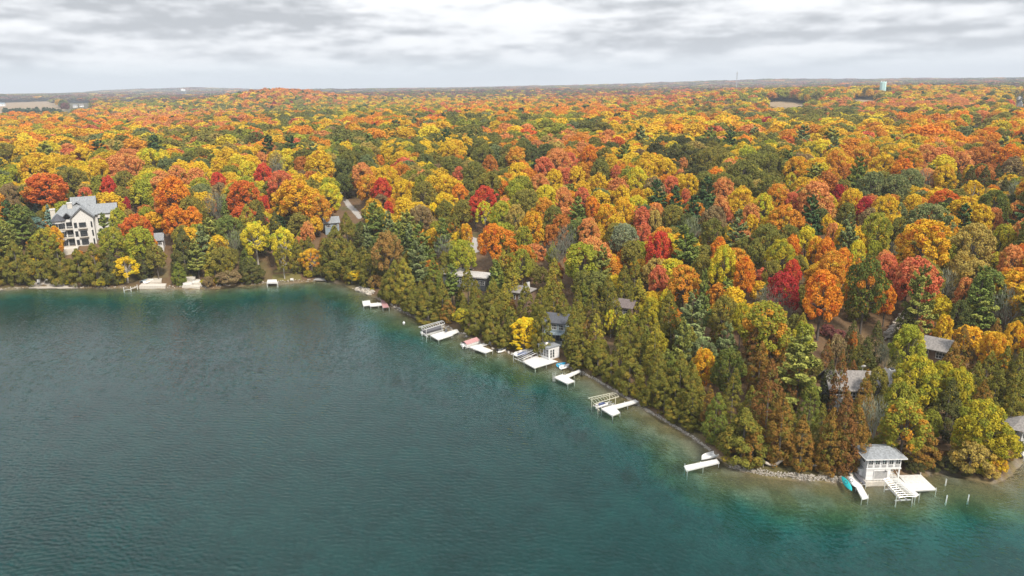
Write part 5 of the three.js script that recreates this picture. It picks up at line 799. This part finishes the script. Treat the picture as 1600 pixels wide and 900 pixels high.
// the pontoon boat in its lift
lift('boat lift with a dark slatted canopy frame over the pontoon boat', '654 511;691 501;695 505.5;661 516', 2.6, 10, { rib: 0.2 });
pontoon('white and charcoal pontoon boat under the slatted lift frame', 659, 521, 690, 513, 0.6, 2.4, M.charcoal, 'cover');
jetty('white square jetty with a gangway beside the lifted pontoon boat', [['672 523.5;693 517.5;708 523.5;685 531', 16], ['693 520;714 514;717 518;705 523.5', 9]], 0.75);
{ const p = P(697, 521, 0.8), t = thing('deck_chair', 'dark folding chair standing on the square jetty', 'chair', p); part('seat', box(0.55, 0.06, 0.5, 0, 0.42, 0), M.charcoal, t); part('backrest', box(0.55, 0.7, 0.06, 0, 0.75, -0.25, 0, -0.2), M.charcoal, t); for (const [x, z] of [[-0.25, 0.22], [0.25, 0.22], [-0.25, -0.22], [0.25, -0.22]]) part('leg', box(0.04, 0.42, 0.04, x, 0.2, z), M.alu, t); }
// the T shaped jetty
jetty('white T shaped jetty with a square end off the wooded bend', [['602 472;577 474;578.5 478.5;604 476', 14], ['566 470.5;577.5 469;579.5 476.5;568 478', 8]], 0.75); jetty('faded rose shore platform at the root of the T shaped jetty', [['595 469;601 467;608 480;598 481', 8]], 0.9, 'platform', M.pink);
{ const p = P(631, 505, 0), t = thing('buoy', 'round white buoy floating off the wooded bend', 'buoy', [p[0], 0, p[2]]); part('float', new THREE.SphereGeometry(0.32, 16, 12).translate(0, 0.12, 0), M.hull, t); part('ring', new THREE.TorusGeometry(0.09, 0.025, 6, 12).translate(0, 0.5, 0), M.steel, t); }
// left shore
{ const t = thing('boat_lift', 'small white boat lift standing in the shallows off the green lawn', 'boat lift'), q = '417 441;418.5 437;431.5 436.5;433.5 441'.split(';').map(s => P(...s.split(' ').map(Number), 1.5)); part('canopy', slab([q[0], q[3], q[2], q[1]], 0.25), M.white, t); for (const p of q) part('post', rod([p[0], -1.2, p[2]], [p[0], 1.4, p[2]], 0.10), M.white, t); part('fringe', [beam(q[0], q[3], 0.08, 0.5), beam(q[1], q[0], 0.08, 0.5), beam(q[2], q[3], 0.08, 0.5)].map(g => g.translate(0, -0.2, 0)), M.white, t); }
jetty('flat grey raft moored close to the left shore', [['490.5 437;494 433;511 432.5;509 438', 10]], 0.55, 'raft', M.deckGrey);
jetty('short white stair dock on the green lawn shore', [['453.5 437;453 427;458 427;458.5 437', 8]], 0.9, 'landing');
{ const t = thing('dock_frame', 'bare white pipe frame of a removed dock under the yellow birch', 'dock frame'); const pts = [[194, 456], [205, 455], [215, 452]].map(([x, y]) => P(x, y, 0)); for (const p of pts) part('post', rod([p[0], -1, p[2]], [p[0], 1.5, p[2]], 0.09), M.white, t); part('crossbar', [beam([pts[0][0], 0.5, pts[0][2]], [pts[1][0], 0.7, pts[1][2]], 0.12, 0.12), beam([pts[1][0], 0.7, pts[1][2]], [pts[2][0], 0.9, pts[2][2]], 0.12, 0.12)], M.white, t); }
{
  const mk = (label, polys) => { const t = thing('patio', label, 'patio'); for (const [s, y, th] of polys) part('terrace', slab(s.split(';').map(q => P(...q.trim().split(' ').map(Number), y)), th), M.paleStone, t); return t; };
  const a = mk('pale stone patio with a boulder edge under the dry lawn', [['228 439;233 432;254 432;252 439', 1.6, 1.2], ['217 447;224 440;262 440;258 447', 0.9, 0.9]]);
  const b = mk('bright white terraced patio right of the small shore cedar', [['289 434;292 428;306 430;304 436', 2.6, 1.6], ['288 441;290 435;312 436;314 442', 1.6, 1.3], ['284 447;288 442;314 443;312 448', 0.8, 0.8]]); part('low_wall', [beam(P(286, 444, 1.3), P(300, 443, 1.3), 0.3, 0.8), beam(P(300, 441, 1.8), P(313, 439, 1.8), 0.3, 0.7)], M.stucco, b);
  rowboat('white and green rowboat stored on the stone patio', 226, 443, 240, 439, 1.05, M.hull, 1.7); { const l = lay(221, 441, 231, 437, 1.3), t = thing('rowboat', 'grey green upturned rowboat left of the white one on the patio', 'boat', [l.p[0], 1.75, l.p[2]], l.turn); const h = part('hull', hullGeo(l.L, 1.5, 0.55), M.blueGrey, t); h.rotation.x = Math.PI; part('keel', box(l.L * 0.8, 0.06, 0.08, 0, 0.03, 0), M.slate, t); }
  [[60, 443], [72, 441], [80, 440], [89, 440]].forEach(([x, y], k) => { const p = P(x, y, 0.9), t = thing('beach_chair', `${['leftmost', 'second', 'third', 'rightmost'][k]} white beach chair on the pebble strip under the cedars`, 'chair', p, 0.2 + k * 0.1, 'white chairs on the pebble beach'); part('seat', box(0.8, 0.1, 0.8, 0, 0.4, 0), M.white, t); part('backrest', box(0.8, 0.9, 0.1, 0, 0.85, -0.4, 0, -0.3), M.white, t); part('leg', [box(0.1, 0.5, 0.8, -0.4, 0.2, 0)], M.white, t); part('leg', [box(0.1, 0.5, 0.8, 0.4, 0.2, 0)], M.white, t); });
}
// ---------- stones along the waterline, the retaining wall ----------
function stones(list, seed) {
  const R = rng(seed), out = [], base = [0, 1, 2].map(k => { const g = new THREE.IcosahedronGeometry(1, 0), p = g.attributes.position, m = new Map(); for (let i = 0; i < p.count; i++) { const key = [p.getX(i), p.getY(i), p.getZ(i)].map(v => v.toFixed(2)).join(); if (!m.has(key)) m.set(key, 0.75 + 0.5 * R()); const s = m.get(key); p.setXYZ(i, p.getX(i) * s, p.getY(i) * s * 0.7, p.getZ(i) * s); } return g; });
  for (const [x, y, z, s] of list) { const g = base[Math.floor(R() * 3)].clone(); g.scale(s * (0.8 + 0.6 * R()), s * (0.7 + 0.4 * R()), s * (0.8 + 0.5 * R())); g.rotateY(R() * 6.28); g.translate(x, y, z); const v = 0.62 + 0.5 * R(), w = 0.95 + 0.08 * R(), c = new Float32Array(g.attributes.position.count * 3); for (let i = 0; i < c.length; i += 3) { c[i] = 0.40 * v * w; c[i + 1] = 0.365 * v; c[i + 2] = 0.315 * v / w; } g.setAttribute('color', new THREE.BufferAttribute(c, 3)); out.push(g); }
  return mergeGeometries(out.map(g => g.index ? g.toNonIndexed() : g));
}
const stoneMat = new THREE.MeshStandardMaterial({ vertexColors: true, roughness: 0.95 });
{
  const R = rng(31), run = (pts, per, wide, size, up) => { const out = []; for (let k = 1; k < pts.length; k++) { const a = at(...pts[k - 1], 0), b = at(...pts[k], 0), L = a.distanceTo(b), n = Math.round(L * per), nx = -(b.z - a.z) / L, nz = (b.x - a.x) / L; for (let q = 0; q < n; q++) { const t = R(), o = (R() - 0.5) * wide, x = lerp(a.x, b.x, t) + nx * o, z = lerp(a.z, b.z, t) + nz * o; out.push([x, Math.max(ground(x, z), 0) + up * R(), z, size * (0.6 + 0.8 * R())]); } } return out; };
  const add = (name, label, list, seed) => { const m = new THREE.Mesh(stones(list, seed), stoneMat); m.name = numbered(name); m.castShadow = m.receiveShadow = true; scene.add(tag(m, label, 'stones', null, 'stuff')); };
  add('shore_stones', 'wide band of pale stones edging the point below the cedars', run([[1140, 729], [1160, 735.5], [1200, 743], [1260, 749], [1310, 752], [1345, 755]], 50, 0.9, 0.10, 0.35), 5);
  add('shore_stones', 'thin line of pale stones along the shore between the docks', run([[884, 574], [902, 579], [930, 594], [960, 611], [1000, 635], [1040, 659], [1080, 683], [1110, 705]], 22, 0.4, 0.11, 0.25), 6);
  add('shore_stones', 'scattered grey stones along the left shore waterline', run([[0, 453], [60, 448], [130, 449.5], [250, 450.5], [330, 450], [362, 447], [420, 443], [470, 440.5], [500, 438]], 3, 1.2, 0.2, 0.2), 7);
  add('shore_stones', 'pale rubble on the bend below the yellow maple', run([[556, 452], [575, 458], [582, 461]], 26, 2.4, 0.3, 0.5), 8);
  add('shore_stones', 'dark grey stones below the mid shore cedars', run([[605, 475], [640, 492], [680, 506], [720, 522], [760, 542], [800, 552], [850, 566]], 2.5, 1.0, 0.26, 0.25), 9);
  const wall = []; for (let k = 0; k < 260; k++) { const t = R(), h = hit(lerp(1414, 1385, t) + (R() - 0.5) * 9, lerp(495, 531, t) + (R() - 0.5) * 4); wall.push([h.x, h.y + 0.2 + R() * 1.3, h.z, 0.22 + 0.3 * R()]); }
  add('stone_wall', 'curving dry stone retaining wall on the slope above the grey roofed house', wall, 10);
}
// the hammock and driftwood bench under the shore cedars
{ const a = P(1195, 722, 1.6), b = P(1224, 717, 1.8), pts = Array.from({ length: 9 }, (_, i) => { const m = l3(a, b, i / 8); m[1] -= 0.75 * Math.sin(Math.PI * i / 8); return new THREE.Vector3(...m); }); const t = thing('hammock', 'pale rope hammock slung between trunks on the point', 'hammock'); const g = new THREE.TubeGeometry(new THREE.CatmullRomCurve3(pts), 24, 0.22, 8); part('bed', g, M.driftwood, t); const e = P(1190, 722, 0.6); part('stake', rod([a[0] - 0.2, 0.3, a[2]], [a[0] - 0.2, 2, a[2]], 0.06), M.greyWood, t); }
{ const l = lay(1265, 731, 1277, 731, 1.0), t = thing('bench', 'weathered log bench between the cedar trunks', 'bench', l.p, l.turn); part('seat', rod([-l.L / 2, 0.42, 0], [l.L / 2, 0.42, 0], 0.17, 8), M.driftwood, t); for (const s of [-1, 1]) part('leg', rod([s * l.L * 0.35, -0.1, 0], [s * l.L * 0.35, 0.4, 0], 0.13, 7), M.driftwood, t); }
let tris = 0, inst = 0; scene.traverse(o => { if (o.isInstancedMesh) { inst += o.count; } });
{ const s = new Set(); scene.traverse(o => { if (o.isMesh && !s.has(o.geometry)) { s.add(o.geometry); tris += (o.geometry.index ? o.geometry.index.count : o.geometry.attributes.position.count) / 3; } }); }
console.log('triangles', tris, 'instances', inst, 'single trees', single.length, JSON.stringify(byKind), 'unplaced', hand.filter(t => !t.w).length);
renderer.render(scene, camera);
